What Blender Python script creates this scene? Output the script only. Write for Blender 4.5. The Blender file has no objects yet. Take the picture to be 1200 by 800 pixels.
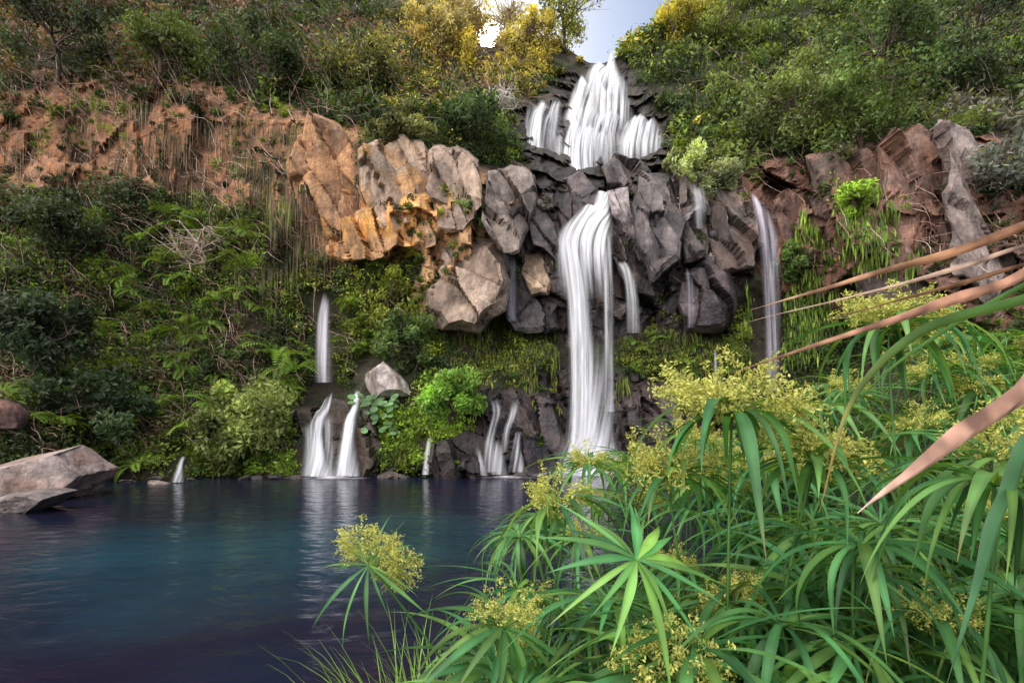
import bpy, bmesh, math, random
import numpy as np
from mathutils import Vector
random.seed(7)
R = np.random.default_rng(11)
COL = bpy.context.scene.collection
CAMH, HZ, F = 2.0, 500.0, 600.0
def at(px, py, Y):
    return np.array([(px-600.0)/F*Y, Y, CAMH-(py-HZ)/F*Y])
def atv(px, py, Y):
    return np.stack([(px-600.0)/F*Y, Y+0*px, CAMH-(py-HZ)/F*Y], -1)

# ---------------------------------------------------------------- noise
def h3(ix, iy, iz, seed=0):
    a = (ix.astype(np.int64)*374761393 + iy.astype(np.int64)*668265263 + iz.astype(np.int64)*2147483647 + seed*974634777) & 0xffffffff
    a = ((a ^ (a >> 13))*1274126177) & 0xffffffff
    a = ((a ^ (a >> 16))*2246822519) & 0xffffffff
    return ((a ^ (a >> 15)) & 0xffffff)/float(0xffffff)
def vn(P, seed=0):
    i = np.floor(P).astype(np.int64); f = P-i; f = f*f*(3-2*f)
    r = 0
    for a in (0, 1):
        for b in (0, 1):
            for c in (0, 1):
                w = (f[..., 0] if a else 1-f[..., 0])*(f[..., 1] if b else 1-f[..., 1])*(f[..., 2] if c else 1-f[..., 2])
                r = r+w*h3(i[..., 0]+a, i[..., 1]+b, i[..., 2]+c, seed)
    return r*2-1
def fbm(P, o=4, seed=0):
    r = 0; a = 1.0; s = 0
    for k in range(o):
        r = r+a*vn(P*(2.03**k)+k*7.3, seed+k); s += a; a *= .5
    return r/s
def facets(x, z, seed):
    """blocky rock: per-cell offset and tilt, plus distance to the crack"""
    ix = np.floor(x).astype(np.int64); iz = np.floor(z).astype(np.int64)
    f1 = np.full(x.shape, 9.); f2 = np.full(x.shape, 9.); val = np.zeros(x.shape); cid = np.zeros(x.shape)
    one = np.zeros_like(ix)
    for a in (-1, 0, 1):
        for b in (-1, 0, 1):
            cx = ix+a; cz = iz+b
            jx = cx+h3(cx, cz, one, seed); jz = cz+h3(cx, cz, one, seed+1)
            dx = x-jx; dz = z-jz; d = np.sqrt(dx*dx+dz*dz)
            v = (h3(cx, cz, one, seed+2)-.5)*1.1+dx*(h3(cx, cz, one, seed+3)-.5)*2.2+dz*(h3(cx, cz, one, seed+4)-.5)*1.6
            c = h3(cx, cz, one, seed+5)
            m = d < f1
            f2 = np.where(m, f1, np.minimum(f2, d)); f1 = np.where(m, d, f1)
            val = np.where(m, v, val); cid = np.where(m, c, cid)
    return val, f2-f1, cid
def sm(a, b, x):
    t = np.clip((x-a)/(b-a), 0, 1); return t*t*(3-2*t)
def inpoly(px, py, poly):
    r = np.zeros(np.shape(px), bool); n = len(poly)
    for k in range(n):
        x1, y1 = poly[k]; x2, y2 = poly[(k+1) % n]
        if y1 == y2: continue
        c = ((y1 > py) != (y2 > py)) & (px < (x2-x1)*(py-y1)/(y2-y1)+x1)
        r ^= c
    return r

# ---------------------------------------------------------------- mesh + object helpers
def mesh_np(name, V, Fc, mat, col=None, smooth=False, uv=None):
    V = np.asarray(V, np.float32); Fc = np.asarray(Fc, np.int32)
    me = bpy.data.meshes.new(name); n = Fc.shape[1]
    me.vertices.add(len(V)); me.vertices.foreach_set('co', V.ravel())
    me.loops.add(Fc.size); me.loops.foreach_set('vertex_index', Fc.ravel())
    me.polygons.add(len(Fc)); me.polygons.foreach_set('loop_start', np.arange(0, Fc.size, n, dtype=np.int32))
    try: me.polygons.foreach_set('loop_total', np.full(len(Fc), n, np.int32))
    except Exception: pass
    me.update(calc_edges=True); me.validate()
    me.polygons.foreach_set('use_smooth', np.full(len(me.polygons), smooth))
    if col is not None:
        c = np.asarray(col, np.float32)
        if c.ndim == 1: c = np.tile(c, (len(V), 1))
        if c.shape[1] == 3: c = np.concatenate([c, np.ones((len(c), 1), np.float32)], 1)
        a = me.color_attributes.new('Col', 'FLOAT_COLOR', 'POINT'); a.data.foreach_set('color', c.ravel())
    if uv is not None:
        u = me.uv_layers.new(name='UVMap'); u.data.foreach_set('uv', np.asarray(uv, np.float32)[Fc.ravel()].ravel())
    me.materials.append(mat)
    return me
def link(name, me, parent=None, loc=None):
    o = bpy.data.objects.new(name, me); COL.objects.link(o)
    if parent is not None: o.parent = parent
    if loc is not None: o.location = [float(v) for v in loc]
    return o
def tag(o, label=None, cat=None, group=None, kind=None):
    if label: o['label'] = label
    if cat: o['category'] = cat
    if group: o['group'] = group
    if kind: o['kind'] = kind
    return o
def empty(name, loc, label, cat, group=None):
    o = bpy.data.objects.new(name, None); COL.objects.link(o); o.location = [float(v) for v in loc]; o.empty_display_size = .2
    return tag(o, label, cat, group)
def join(parts):
    Vs, Fs, Cs = [], [], []; n = 0
    for V, Fc, C in parts:
        Vs.append(V); Fs.append(np.asarray(Fc)+n); Cs.append(C); n += len(V)
    return np.concatenate(Vs), np.concatenate(Fs), np.concatenate(Cs)
def unit(v): return v/(np.linalg.norm(v, axis=-1, keepdims=True)+1e-9)
def leaves(c, s, col, asp=.45, up=.5, dirb=None):
    n = len(c)
    d = R.normal(size=(n, 3))
    if dirb is not None: d = d*.6+dirb
    d = unit(d)
    nn = R.normal(size=(n, 3))+np.array([0, -.35, up]); side = unit(np.cross(d, nn))
    s = np.broadcast_to(s, (n,))[:, None]
    V = np.stack([c-d*s, c+side*s*asp-d*s*.1, c+d*s, c-side*s*asp-d*s*.1], 1).reshape(-1, 3)
    Fc = np.arange(4*n).reshape(n, 4)
    return V, Fc, np.repeat(col, 4, 0)
def tube(pts, rad, k=6, col=(.1, .08, .05)):
    pts = np.asarray(pts, float); n = len(pts); rad = np.broadcast_to(rad, (n,))
    t = unit(np.gradient(pts, axis=0)); ref = np.array([.31, .2, .93]) if abs(t[0][2]) < .9 else np.array([1., .1, 0])
    a = unit(np.cross(t, ref)); b = np.cross(t, a)
    th = np.arange(k)/k*2*math.pi
    V = (pts[:, None]+rad[:, None, None]*(a[:, None]*np.cos(th)[None, :, None]+b[:, None]*np.sin(th)[None, :, None])).reshape(-1, 3)
    i = np.arange(n-1)[:, None]*k; j = np.arange(k)[None]; j2 = (j+1) % k
    Fc = np.stack([i+j, i+j2, i+k+j2, i+k+j], -1).reshape(-1, 4)
    return V, Fc, np.tile(np.array(col, float), (len(V), 1))
def spline(P, n):
    P = np.asarray(P, float); Q = np.concatenate([[2*P[0]-P[1]], P, [2*P[-1]-P[-2]]]); out = []
    m = len(P)-1
    for t in np.linspace(0, m-1e-6, n):
        i = int(t); f = t-i; p0, p1, p2, p3 = Q[i:i+4]
        out.append(.5*((2*p1)+(-p0+p2)*f+(2*p0-5*p1+4*p2-p3)*f*f+(-p0+3*p1-3*p2+p3)*f**3))
    return np.array(out)

# ---------------------------------------------------------------- materials
def newmat(name):
    m = bpy.data.materials.new(name); m.use_nodes = True; nt = m.node_tree; nt.nodes.clear()
    return m, nt, nt.nodes.new, nt.links.new
def foliage_mat(name, trans=.35, rough=.5, gain=(1.25, 1.3, .6), vary=.35, vscale=8, amp=1.0):
    m, nt, N, L = newmat(name)
    out = N('ShaderNodeOutputMaterial'); at_ = N('ShaderNodeAttribute'); at_.attribute_name = 'Col'
    no = N('ShaderNodeTexNoise'); no.inputs['Scale'].default_value = vscale; no.inputs['Detail'].default_value = 1; g = N('ShaderNodeNewGeometry'); L(g.outputs['Position'], no.inputs['Vector'])
    mr = N('ShaderNodeMapRange'); mr.inputs['From Min'].default_value = .3; mr.inputs['From Max'].default_value = .7
    mr.inputs['To Min'].default_value = (1-vary)*amp; mr.inputs['To Max'].default_value = (1+vary)*amp; L(no.outputs['Fac'], mr.inputs['Value'])
    mu = N('ShaderNodeVectorMath'); mu.operation = 'SCALE'; L(at_.outputs['Color'], mu.inputs[0]); L(mr.outputs[0], mu.inputs['Scale'])
    p = N('ShaderNodeBsdfPrincipled'); L(mu.outputs[0], p.inputs['Base Color']); p.inputs['Roughness'].default_value = rough
    p.inputs['Specular IOR Level'].default_value = .35
    if trans <= 0:
        L(p.outputs[0], out.inputs[0]); return m
    t = N('ShaderNodeBsdfTranslucent'); m2 = N('ShaderNodeVectorMath'); m2.operation = 'MULTIPLY'; m2.inputs[1].default_value = gain
    L(mu.outputs[0], m2.inputs[0]); L(m2.outputs[0], t.inputs['Color'])
    mx = N('ShaderNodeMixShader'); mx.inputs[0].default_value = trans; L(p.outputs[0], mx.inputs[1]); L(t.outputs[0], mx.inputs[2]); L(mx.outputs[0], out.inputs[0])
    return m
def rock_mat(name, bump=.5, scale=1.0):
    m, nt, N, L = newmat(name)
    out = N('ShaderNodeOutputMaterial'); a = N('ShaderNodeAttribute'); a.attribute_name = 'Col'; g = N('ShaderNodeNewGeometry')
    n1 = N('ShaderNodeTexNoise'); n1.inputs['Scale'].default_value = 1.3*scale; n1.inputs['Detail'].default_value = 8; n1.inputs['Roughness'].default_value = .7; L(g.outputs['Position'], n1.inputs['Vector'])
    mp = N('ShaderNodeMapping'); mp.inputs['Scale'].default_value = (3.2*scale, 3.2*scale, .9*scale); mp.inputs['Rotation'].default_value = (0, .25, 0); L(g.outputs['Position'], mp.inputs['Vector'])
    n2 = N('ShaderNodeTexNoise'); n2.inputs['Scale'].default_value = 1; n2.inputs['Detail'].default_value = 7; n2.inputs['Roughness'].default_value = .65; n2.inputs['Distortion'].default_value = .6; L(mp.outputs[0], n2.inputs['Vector'])
    r1 = N('ShaderNodeMapRange'); r1.inputs['From Min'].default_value = .32; r1.inputs['From Max'].default_value = .68; r1.inputs['To Min'].default_value = .4; r1.inputs['To Max'].default_value = 1.6; L(n1.outputs['Fac'], r1.inputs['Value'])
    r2 = N('ShaderNodeMapRange'); r2.inputs['From Min'].default_value = .35; r2.inputs['From Max'].default_value = .7; r2.inputs['To Min'].default_value = .65; r2.inputs['To Max'].default_value = 1.35; L(n2.outputs['Fac'], r2.inputs['Value'])
    k = N('ShaderNodeMath'); k.operation = 'MULTIPLY'; L(r1.outputs[0], k.inputs[0]); L(r2.outputs[0], k.inputs[1])
    s = N('ShaderNodeVectorMath'); s.operation = 'SCALE'; L(a.outputs['Color'], s.inputs[0]); L(k.outputs[0], s.inputs['Scale'])
    p = N('ShaderNodeBsdfPrincipled'); L(s.outputs[0], p.inputs['Base Color'])
    rr = N('ShaderNodeMapRange'); rr.inputs['To Min'].default_value = .9; rr.inputs['To Max'].default_value = .3; L(a.outputs['Alpha'], rr.inputs['Value']); L(rr.outputs[0], p.inputs['Roughness'])
    n3 = N('ShaderNodeTexNoise'); n3.inputs['Scale'].default_value = 4*scale; n3.inputs['Detail'].default_value = 10; n3.inputs['Roughness'].default_value = .65; L(g.outputs['Position'], n3.inputs['Vector'])
    v = N('ShaderNodeTexVoronoi'); v.feature = 'DISTANCE_TO_EDGE'; v.inputs['Scale'].default_value = .8*scale
    dv = N('ShaderNodeVectorMath'); dv.operation = 'MULTIPLY_ADD'; dv.inputs[1].default_value = (.5, .5, .5); L(n1.outputs['Color'], dv.inputs[0]); L(g.outputs['Position'], dv.inputs[2]); L(dv.outputs[0], v.inputs['Vector'])
    vr = N('ShaderNodeMapRange'); vr.inputs['From Max'].default_value = .03; L(v.outputs['Distance'], vr.inputs['Value'])
    ad = N('ShaderNodeMath'); ad.operation = 'MULTIPLY_ADD'; ad.inputs[1].default_value = .2; L(vr.outputs[0], ad.inputs[0]); L(n3.outputs['Fac'], ad.inputs[2])
    b = N('ShaderNodeBump'); b.inputs['Strength'].default_value = bump; b.inputs['Distance'].default_value = .18/scale; L(ad.outputs[0], b.inputs['Height']); L(b.outputs[0], p.inputs['Normal'])
    L(p.outputs[0], out.inputs[0]); return m
def fall_mat():
    m, nt, N, L = newmat('falling_water')
    out = N('ShaderNodeOutputMaterial'); a = N('ShaderNodeAttribute'); a.attribute_name = 'Col'
    uv = N('ShaderNodeTexCoord'); mp = N('ShaderNodeMapping'); mp.inputs['Scale'].default_value = (4.6, .14, 1); L(uv.outputs['UV'], mp.inputs['Vector'])
    n = N('ShaderNodeTexNoise'); n.inputs['Scale'].default_value = 1; n.inputs['Detail'].default_value = 4; n.inputs['Roughness'].default_value = .6; L(mp.outputs[0], n.inputs['Vector'])
    r = N('ShaderNodeMapRange'); r.interpolation_type = 'SMOOTHSTEP'; r.inputs['From Min'].default_value = .28; r.inputs['From Max'].default_value = .70; r.inputs['To Min'].default_value = .12; r.inputs['To Max'].default_value = 1.1; L(n.outputs['Fac'], r.inputs['Value'])
    k = N('ShaderNodeMath'); k.operation = 'MULTIPLY'; k.use_clamp = True; L(r.outputs[0], k.inputs[0]); L(a.outputs['Alpha'], k.inputs[1])
    cm = N('ShaderNodeMapRange'); cm.inputs['From Min'].default_value = .36; cm.inputs['From Max'].default_value = .62; cm.inputs['To Min'].default_value = .62; cm.inputs['To Max'].default_value = 1.0; L(n.outputs['Fac'], cm.inputs['Value'])
    cs = N('ShaderNodeVectorMath'); cs.operation = 'SCALE'; L(a.outputs['Color'], cs.inputs[0]); L(cm.outputs[0], cs.inputs['Scale'])
    d = N('ShaderNodeBsdfDiffuse'); L(cs.outputs[0], d.inputs['Color'])
    t = N('ShaderNodeBsdfTranslucent'); L(cs.outputs[0], t.inputs['Color'])
    mx = N('ShaderNodeMixShader'); mx.inputs[0].default_value = .15; L(d.outputs[0], mx.inputs[1]); L(t.outputs[0], mx.inputs[2])
    tr = N('ShaderNodeBsdfTransparent'); m2 = N('ShaderNodeMixShader'); L(k.outputs[0], m2.inputs[0]); L(tr.outputs[0], m2.inputs[1]); L(mx.outputs[0], m2.inputs[2]); L(m2.outputs[0], out.inputs[0])
    return m
def pool_mat():
    m, nt, N, L = newmat('pool_water')
    out = N('ShaderNodeOutputMaterial'); g = N('ShaderNodeNewGeometry')
    n = N('ShaderNodeTexNoise'); n.inputs['Scale'].default_value = .28; n.inputs['Detail'].default_value = 5; L(g.outputs['Position'], n.inputs['Vector'])
    cr = N('ShaderNodeValToRGB'); e = cr.color_ramp.elements; e[0].position = .35; e[0].color = (.016, .009, .024, 1); e[1].position = .66; e[1].color = (.005, .016, .040, 1)
    L(n.outputs['Fac'], cr.inputs['Fac'])
    mp = N('ShaderNodeMapping'); mp.vector_type = 'TEXTURE'; mp.inputs['Location'].default_value = (-4.2, 8.8, 0); mp.inputs['Rotation'].default_value = (0, 0, .3); mp.inputs['Scale'].default_value = (5.0, 3.6, 1); L(g.outputs['Position'], mp.inputs['Vector'])
    ln = N('ShaderNodeVectorMath'); ln.operation = 'LENGTH'; L(mp.outputs[0], ln.inputs[0])
    wn = N('ShaderNodeMath'); wn.operation = 'MULTIPLY_ADD'; wn.inputs[1].default_value = 2.6; L(n.outputs['Fac'], wn.inputs[0]); L(ln.outputs['Value'], wn.inputs[2])
    mr = N('ShaderNodeMapRange'); mr.interpolation_type = 'SMOOTHSTEP'; mr.inputs['From Min'].default_value = 2.5; mr.inputs['From Max'].default_value = 1.2; L(wn.outputs[0], mr.inputs['Value'])
    mc = N('ShaderNodeMix'); mc.data_type = 'RGBA'; L(mr.outputs[0], mc.inputs[0]); L(cr.outputs[0], mc.inputs[6]); mc.inputs[7].default_value = (.014, .056, .088, 1)
    p = N('ShaderNodeBsdfPrincipled'); L(mc.outputs[2], p.inputs['Base Color']); p.inputs['Roughness'].default_value = .13; p.inputs['IOR'].default_value = 1.33
    m2 = N('ShaderNodeMapping'); m2.inputs['Scale'].default_value = (1.1, 2.2, 1); m2.inputs['Rotation'].default_value = (0, 0, .2); L(g.outputs['Position'], m2.inputs['Vector'])
    b1 = N('ShaderNodeTexNoise'); b1.inputs['Scale'].default_value = 1.2; b1.inputs['Detail'].default_value = 5; b1.inputs['Distortion'].default_value = .8; L(m2.outputs[0], b1.inputs['Vector'])
    b = N('ShaderNodeBump'); b.inputs['Strength'].default_value = .38; b.inputs['Distance'].default_value = .1; L(b1.outputs['Fac'], b.inputs['Height']); L(b.outputs[0], p.inputs['Normal'])
    L(p.outputs[0], out.inputs[0]); return m
M_SCRUB = foliage_mat('scrub_leaf', .3, .55, (1.6, 1.4, .5), .5, .8, 1.4)
M_SEDGE = foliage_mat('sedge_leaf', .35, .34, (1.8, 1.5, .5), .35, 9, 1.3)
M_FLOWER = foliage_mat('sedge_flower', .3, .6, (1.2, 1.15, .6), .2, 30, 1.25)
M_DRY = foliage_mat('dry_leaf', .2, .6, (1.2, 1, .8), .55, 22, 1.1)
M_BARK = foliage_mat('bark', 0, .85, (1, 1, 1), .4, 6, 1.2)
M_ROCK = rock_mat('cliff_rock', .65, 1)
M_BOULDER = rock_mat('boulder_rock', .65, 1.6)
M_FALL = fall_mat(); M_POOL = pool_mat()

# ---------------------------------------------------------------- cliff terrain
rows = np.array([-250, -100, 0, 60, 100, 140, 180, 215, 250, 300, 350, 400, 450, 500, 560, 640], float)
cols = [-500, 0, 150, 300, 380, 450, 540, 620, 700, 780, 860, 950, 1080, 1200, 1700]
tab = [
 [12,12,13,14,15,16,17,18,19,20,21,22,24,27,32,40],
 [16,17,18,19.5,21,22,23,24,24.5,25,25.5,26.5,29,33,39,46],
 [19,20.3,21,22,23,23.7,24.3,25,25.3,25.6,26,27,30,34,40,47],
 [20.5,21,21.8,22.6,23.5,24,24.5,25,25.3,25.6,26,27.5,30,35,41,48],
 [20.8,21,22,24,24.5,24.5,24.6,24.5,24.5,25,26,28,31,36,42,49],
 [20.8,21,21.8,22.5,24.5,24.8,24.5,24,24,24.4,26.5,29,32,37,43,50],
 [20.8,21,21.8,23,24.8,24.8,24.2,24,24.4,25.5,28,31,34,39,45,52],
 [21.5,21.8,22.2,23.3,25,25,24.5,24.5,25.5,27.5,29.5,32,35,41,47,54],
 [23.3,23.4,23.5,24.0,25.3,25.5,25.3,25.3,27.3,28.5,30.5,32.5,35,41,47,54],
 [21.5,22,22.8,24,25,25,24.6,24.4,26,28,30,32,35,41,47,54],
 [20.6,21,22,23.5,24.8,24.8,24.6,24.4,25,27,29,31,34,39,45,52],
 [20,20.5,21.5,23,24,24.2,24,24,24.2,25.5,28,30,33,38,44,50],
 [18,19,20,21,22,22,22,22,22.3,23,25.5,28,31,36,41,47],
 [16,17,18,19,20,20.5,20.5,20.5,21,22,24,26.5,29,33,38,45],
 [11,12,13,14,15,16,16.5,17,17.5,18,20,22,24,28,33,40]]
tab = np.array(tab, float)[:, ::-1]
def basedepth(px, py):
    c = np.clip(np.interp(px, cols, np.arange(len(cols))), 0, len(cols)-1.001); r = np.clip(np.interp(py, rows, np.arange(len(rows))), 0, len(rows)-1.001)
    ci = c.astype(int); ri = r.astype(int); cf = c-ci; rf = r-ri; cf = cf*cf*(3-2*cf)
    return (tab[ci, ri]*(1-cf)+tab[ci+1, ri]*cf)*(1-rf)+(tab[ci, ri+1]*(1-cf)+tab[ci+1, ri+1]*cf)*rf
skx = [-500, 0, 300, 480, 530, 552, 562, 578, 592, 620, 660, 690, 708, 730, 760, 800, 850, 1000, 1300, 1700]
sky_ = [-240, -120, -60, -30, -2, 26, 54, 56, 44, 42, 54, 74, 74, 64, 46, 18, -10, -70, -160, -240]
def skyline(px): return np.interp(px, skx, sky_)
POLY = dict(
 orange=[(-200,90),(60,90),(270,105),(300,122),(400,140),(440,180),(440,290),(385,300),(340,262),(285,236),(180,228),(60,218),(-200,225)],
 centre=[(355,150),(430,170),(520,188),(600,200),(640,235),(655,290),(640,350),(600,380),(560,395),(500,388),(493,340),(505,290),(440,285),(400,305),(370,290),(350,230)],
 dark=[(600,200),(700,205),(800,190),(870,215),(885,320),(865,400),(780,400),(720,400),(650,395),(600,380),(590,300)],
 base=[(535,458),(660,440),(850,450),(960,460),(960,600),(420,600),(420,548),(535,540)],
 right=[(880,205),(960,180),(1040,165),(1150,158),(1230,240),(1260,400),(1050,365),(950,350),(895,345)],
 upper=[(692,62),(732,68),(752,108),(784,142),(790,195),(725,222),(612,215),(604,135),(650,108),(676,80)])
pxs = np.arange(-500, 1701, 4.0); NV = 270; vs = np.linspace(0, 1, NV)
PX, VV = np.meshgrid(pxs, vs, indexing='ij'); PY = 640+(skyline(PX)-640)*VV
D = basedepth(PX, PY); P = atv(PX, PY, D)
jx = PX+fbm(P*.55, 3, 5)*36; jy = PY+fbm(P*.55+31, 3, 9)*44
mask = {k: inpoly(jx, jy, v) for k, v in POLY.items()}
rockm = np.zeros(PX.shape)
for k in ('orange', 'centre', 'dark', 'base', 'right', 'upper'): rockm = np.maximum(rockm, mask[k]*1.0)
def blur(a, n):
    for _ in range(n):
        a = (a+np.roll(a, 1, 0)+np.roll(a, -1, 0)+np.roll(a, 1, 1)+np.roll(a, -1, 1))/5
    return a
rs = blur(rockm, 4)
wx = P[..., 0]+fbm(P*.5, 2, 3)*.35; wz = P[..., 2]+fbm(P*.5+9, 2, 4)*.35
v1, e1, c1 = facets(wx*.42+3, wz*.24, 21)
v2, e2, c2 = facets(wx*.95+wz*.12, wz*.5, 41)
v3, e3, c3 = facets(wx*2.2, wz*1.5, 61)
om = blur(mask['orange']*1.0, 6)
disp = fbm(P*.26, 3, 1)*1.7*(1-rs*.7)+fbm(P*1.1, 4, 2)*(.45-.3*rs)
disp += om*(fbm(P*np.array([.8, .8, .22]), 3, 33)*.7)
disp += rs*(1-.72*om)*(v1*1.9+v2*.95+v3*.3+(1-sm(0, .06, e1))*.35+(1-sm(0, .06, e2))*.18)
disp *= np.clip((640-PY)/90, .1, 1)*(1-.55*np.exp(-((PX-695)/45)**2))
stp = blur(mask['upper']*1.0, 5); ph = P[..., 2]/2.1+fbm(P*.45, 3, 77)*1.3; saw = ph-np.floor(ph); disp = disp*(1-.25*stp)+stp*((saw-.5)*.8+fbm(P*.9, 3, 78)*.7)
D2 = D+disp; P = atv(PX, PY, D2)
def lerpc(C, m, c): return C*(1-m[..., None])+np.array(c)*m[..., None]
g1 = sm(-.2, .4, fbm(P*.7, 3, 70)); g2 = sm(-.3, .5, fbm(P*1.6, 3, 71)); stk = sm(.05, .5, fbm(P*np.array([3.2, 3.2, .35]), 3, 72))
C = np.zeros(PX.shape+(3,))+np.array([.03, .024, .014]); C = lerpc(C, g1*.7, (.03, .046, .013))
def app(k, f, wet):
    global C, W
    m = blur(mask[k]*1.0, 2); C = C*(1-m[..., None])+f*m[..., None]; W = W*(1-m)+wet*m
W = np.zeros(PX.shape)
co = lerpc(np.zeros(C.shape)+np.array([.36, .165, .08]), g2*.6, (.20, .105, .065)); co = lerpc(co, stk*.45, (.33, .20, .12)); co = lerpc(co, sm(.0, .5, fbm(P*.5, 3, 75))*.6, (.13, .075, .048)); app('orange', co, .0)
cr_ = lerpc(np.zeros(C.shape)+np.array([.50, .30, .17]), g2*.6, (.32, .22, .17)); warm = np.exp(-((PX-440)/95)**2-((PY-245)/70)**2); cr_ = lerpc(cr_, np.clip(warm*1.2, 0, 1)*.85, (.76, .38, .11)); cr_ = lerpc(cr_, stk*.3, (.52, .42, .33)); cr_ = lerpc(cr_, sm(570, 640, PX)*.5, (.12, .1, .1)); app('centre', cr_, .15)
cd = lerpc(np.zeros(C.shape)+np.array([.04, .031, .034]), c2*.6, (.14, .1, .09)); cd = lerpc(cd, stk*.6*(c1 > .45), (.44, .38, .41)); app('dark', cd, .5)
cb = lerpc(np.zeros(C.shape)+np.array([.026, .02, .023]), g2*.5, (.06, .04, .038)); app('base', cb, .8)
cr2 = lerpc(np.zeros(C.shape)+np.array([.23, .11, .075]), g2*.6, (.12, .075, .065)); cr2 = lerpc(cr2, stk*.4, (.34, .24, .21)); app('right', cr2, .3)
cu = lerpc(np.zeros(C.shape)+np.array([.035, .028, .026]), g2*.5, (.10, .085, .055)); app('upper', cu, .5)
crack = (1-sm(0, .05, e1))*.6+(1-sm(0, .05, e2))*.5
C *= (1-np.clip(crack, 0, .8)*rs*(1-.8*om))[..., None]
C *= (.75+.5*c2*rs*(1-om)+.25*(1-rs)+.25*om)[..., None]
ext = []
for k, (dy, dz) in enumerate([(4, .3), (12, .5), (30, -1), (80, -6)]):
    E = P[:, -1].copy(); E[:, 1] += dy; E[:, 0] *= (1+dy*.02); E[:, 2] += dz; ext.append(E)
V = np.concatenate([P, np.stack(ext, 1)], 1); Call = np.concatenate([np.concatenate([C, W[..., None]], -1), np.repeat(np.concatenate([C, W[..., None]], -1)[:, -1:], 4, 1)], 1)
nx, ny = V.shape[:2]; idx = np.arange(nx*ny).reshape(nx, ny)
Fq = np.stack([idx[:-1, :-1], idx[1:, :-1], idx[1:, 1:], idx[:-1, 1:]], -1).reshape(-1, 4)
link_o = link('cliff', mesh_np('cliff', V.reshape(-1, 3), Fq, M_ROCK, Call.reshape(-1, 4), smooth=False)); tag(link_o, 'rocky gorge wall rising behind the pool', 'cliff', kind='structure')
GX = np.gradient(P, axis=0); GY = np.gradient(P, axis=1); NRM = unit(np.cross(GX, GY)); NRM *= np.where(NRM[..., 1:2] > 0, -1, 1)
def surf(px, py):
    px = np.asarray(px, float); py = np.asarray(py, float)
    i = np.clip(((px+500)/4).round().astype(int), 0, len(pxs)-1); v = (640-py)/(640-skyline(px)); j = np.clip((v*(NV-1)).round().astype(int), 0, NV-1)
    return P[i, j], NRM[i, j], rs[i, j]

# ---------------------------------------------------------------- pool + near bank
o = link('water', mesh_np('water', np.array([[-60, -20, 0], [60, -20, 0], [60, 40, 0], [-60, 40, 0]]), [[0, 1, 2, 3]], M_POOL)); tag(o, 'dark still pool below the falls', 'water', kind='structure')
ys = np.linspace(-20, 17, 120); ss = np.linspace(0, 1, 90)
ex = np.interp(ys, [-20, 0, 2, 4, 6, 8, 12, 18], [-3, -1.1, -.75, -.1, 1.2, 3, 7.5, 14])
S, YY = np.meshgrid(ss, ys, indexing='ij'); XX = ex[None]-.5+S**1.6*(45); hh = sm(0, 1.6, XX-ex[None])*.45+sm(3, 30, XX-ex[None])*3-.12
bp = np.stack([XX, YY, hh], -1); bp[..., 2] += fbm(bp*.9, 4, 90)*.14
idx = np.arange(S.size).reshape(S.shape); Fq = np.stack([idx[:-1, :-1], idx[1:, :-1], idx[1:, 1:], idx[:-1, 1:]], -1).reshape(-1, 4)
bc = np.zeros(bp.shape)+np.array([.03, .024, .014]); bc = lerpc(bc, sm(-.2, .3, fbm(bp*1.5, 3, 91))*.7, (.025, .04, .012))
o = link('ground', mesh_np('ground', bp.reshape(-1, 3), Fq, M_ROCK, bc.reshape(-1, 3), True)); tag(o, 'dark earth bank on the near right side of the pool', 'ground', kind='structure')

# ---------------------------------------------------------------- rocks
def icos(sub):
    bm = bmesh.new(); bmesh.ops.create_icosphere(bm, subdivisions=sub, radius=1)
    V = np.array([v.co[:] for v in bm.verts]); Fc = np.array([[v.index for v in f.verts] for f in bm.faces]); bm.free(); return V, Fc
ICO = {5: icos(5), 3: icos(3)}
def rock(name, label, cat, px, py, hw, hh_, Y=None, dep=.8, col=(.25, .2, .18), col2=None, wet=.1, seed=1, roll=0, group=None, cuts=13, sub=5):
    if Y is None:
        p, n, _ = surf(px, py); Y = p[1]-.1
    r = np.random.default_rng(seed); IV, IF = ICO[sub]
    V = IV.copy()
    d = unit(r.normal(size=(cuts, 3))*np.array([1, 1, .8]))
    for k in range(cuts):
        t = r.uniform(.38, .7); dp = V@d[k]; V -= np.outer(np.clip(dp-t, 0, None), d[k])
    V += unit(V)*(fbm(V*1.7+seed*3, 4, seed)*.05+fbm(V*6+seed, 3, seed+4)*.03)[:, None]
    V -= (V.max(0)+V.min(0))/2; V /= np.abs(V).max(0)
    a, c = hw*Y/F, hh_*Y/F; ca, sa = math.cos(math.radians(roll)), math.sin(math.radians(roll))
    V = V*np.array([a, a*dep if a < 3 else a*.6, c]); V = np.stack([V[:, 0]*ca+V[:, 2]*sa, V[:, 1], -V[:, 0]*sa+V[:, 2]*ca], -1)
    q = fbm(V*1.3+seed, 4, seed+8); cc = np.zeros((len(V), 3))+np.array(col)
    if col2 is not None: cc = lerpc(cc, sm(-.25, .3, q), col2)
    cc = np.concatenate([cc, np.full((len(V), 1), wet)], 1)
    o = link(name, mesh_np(name, V, IF, M_BOULDER, cc, False), None, at(px, py, Y)); return tag(o, label, cat, group)
SD = .9
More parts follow.
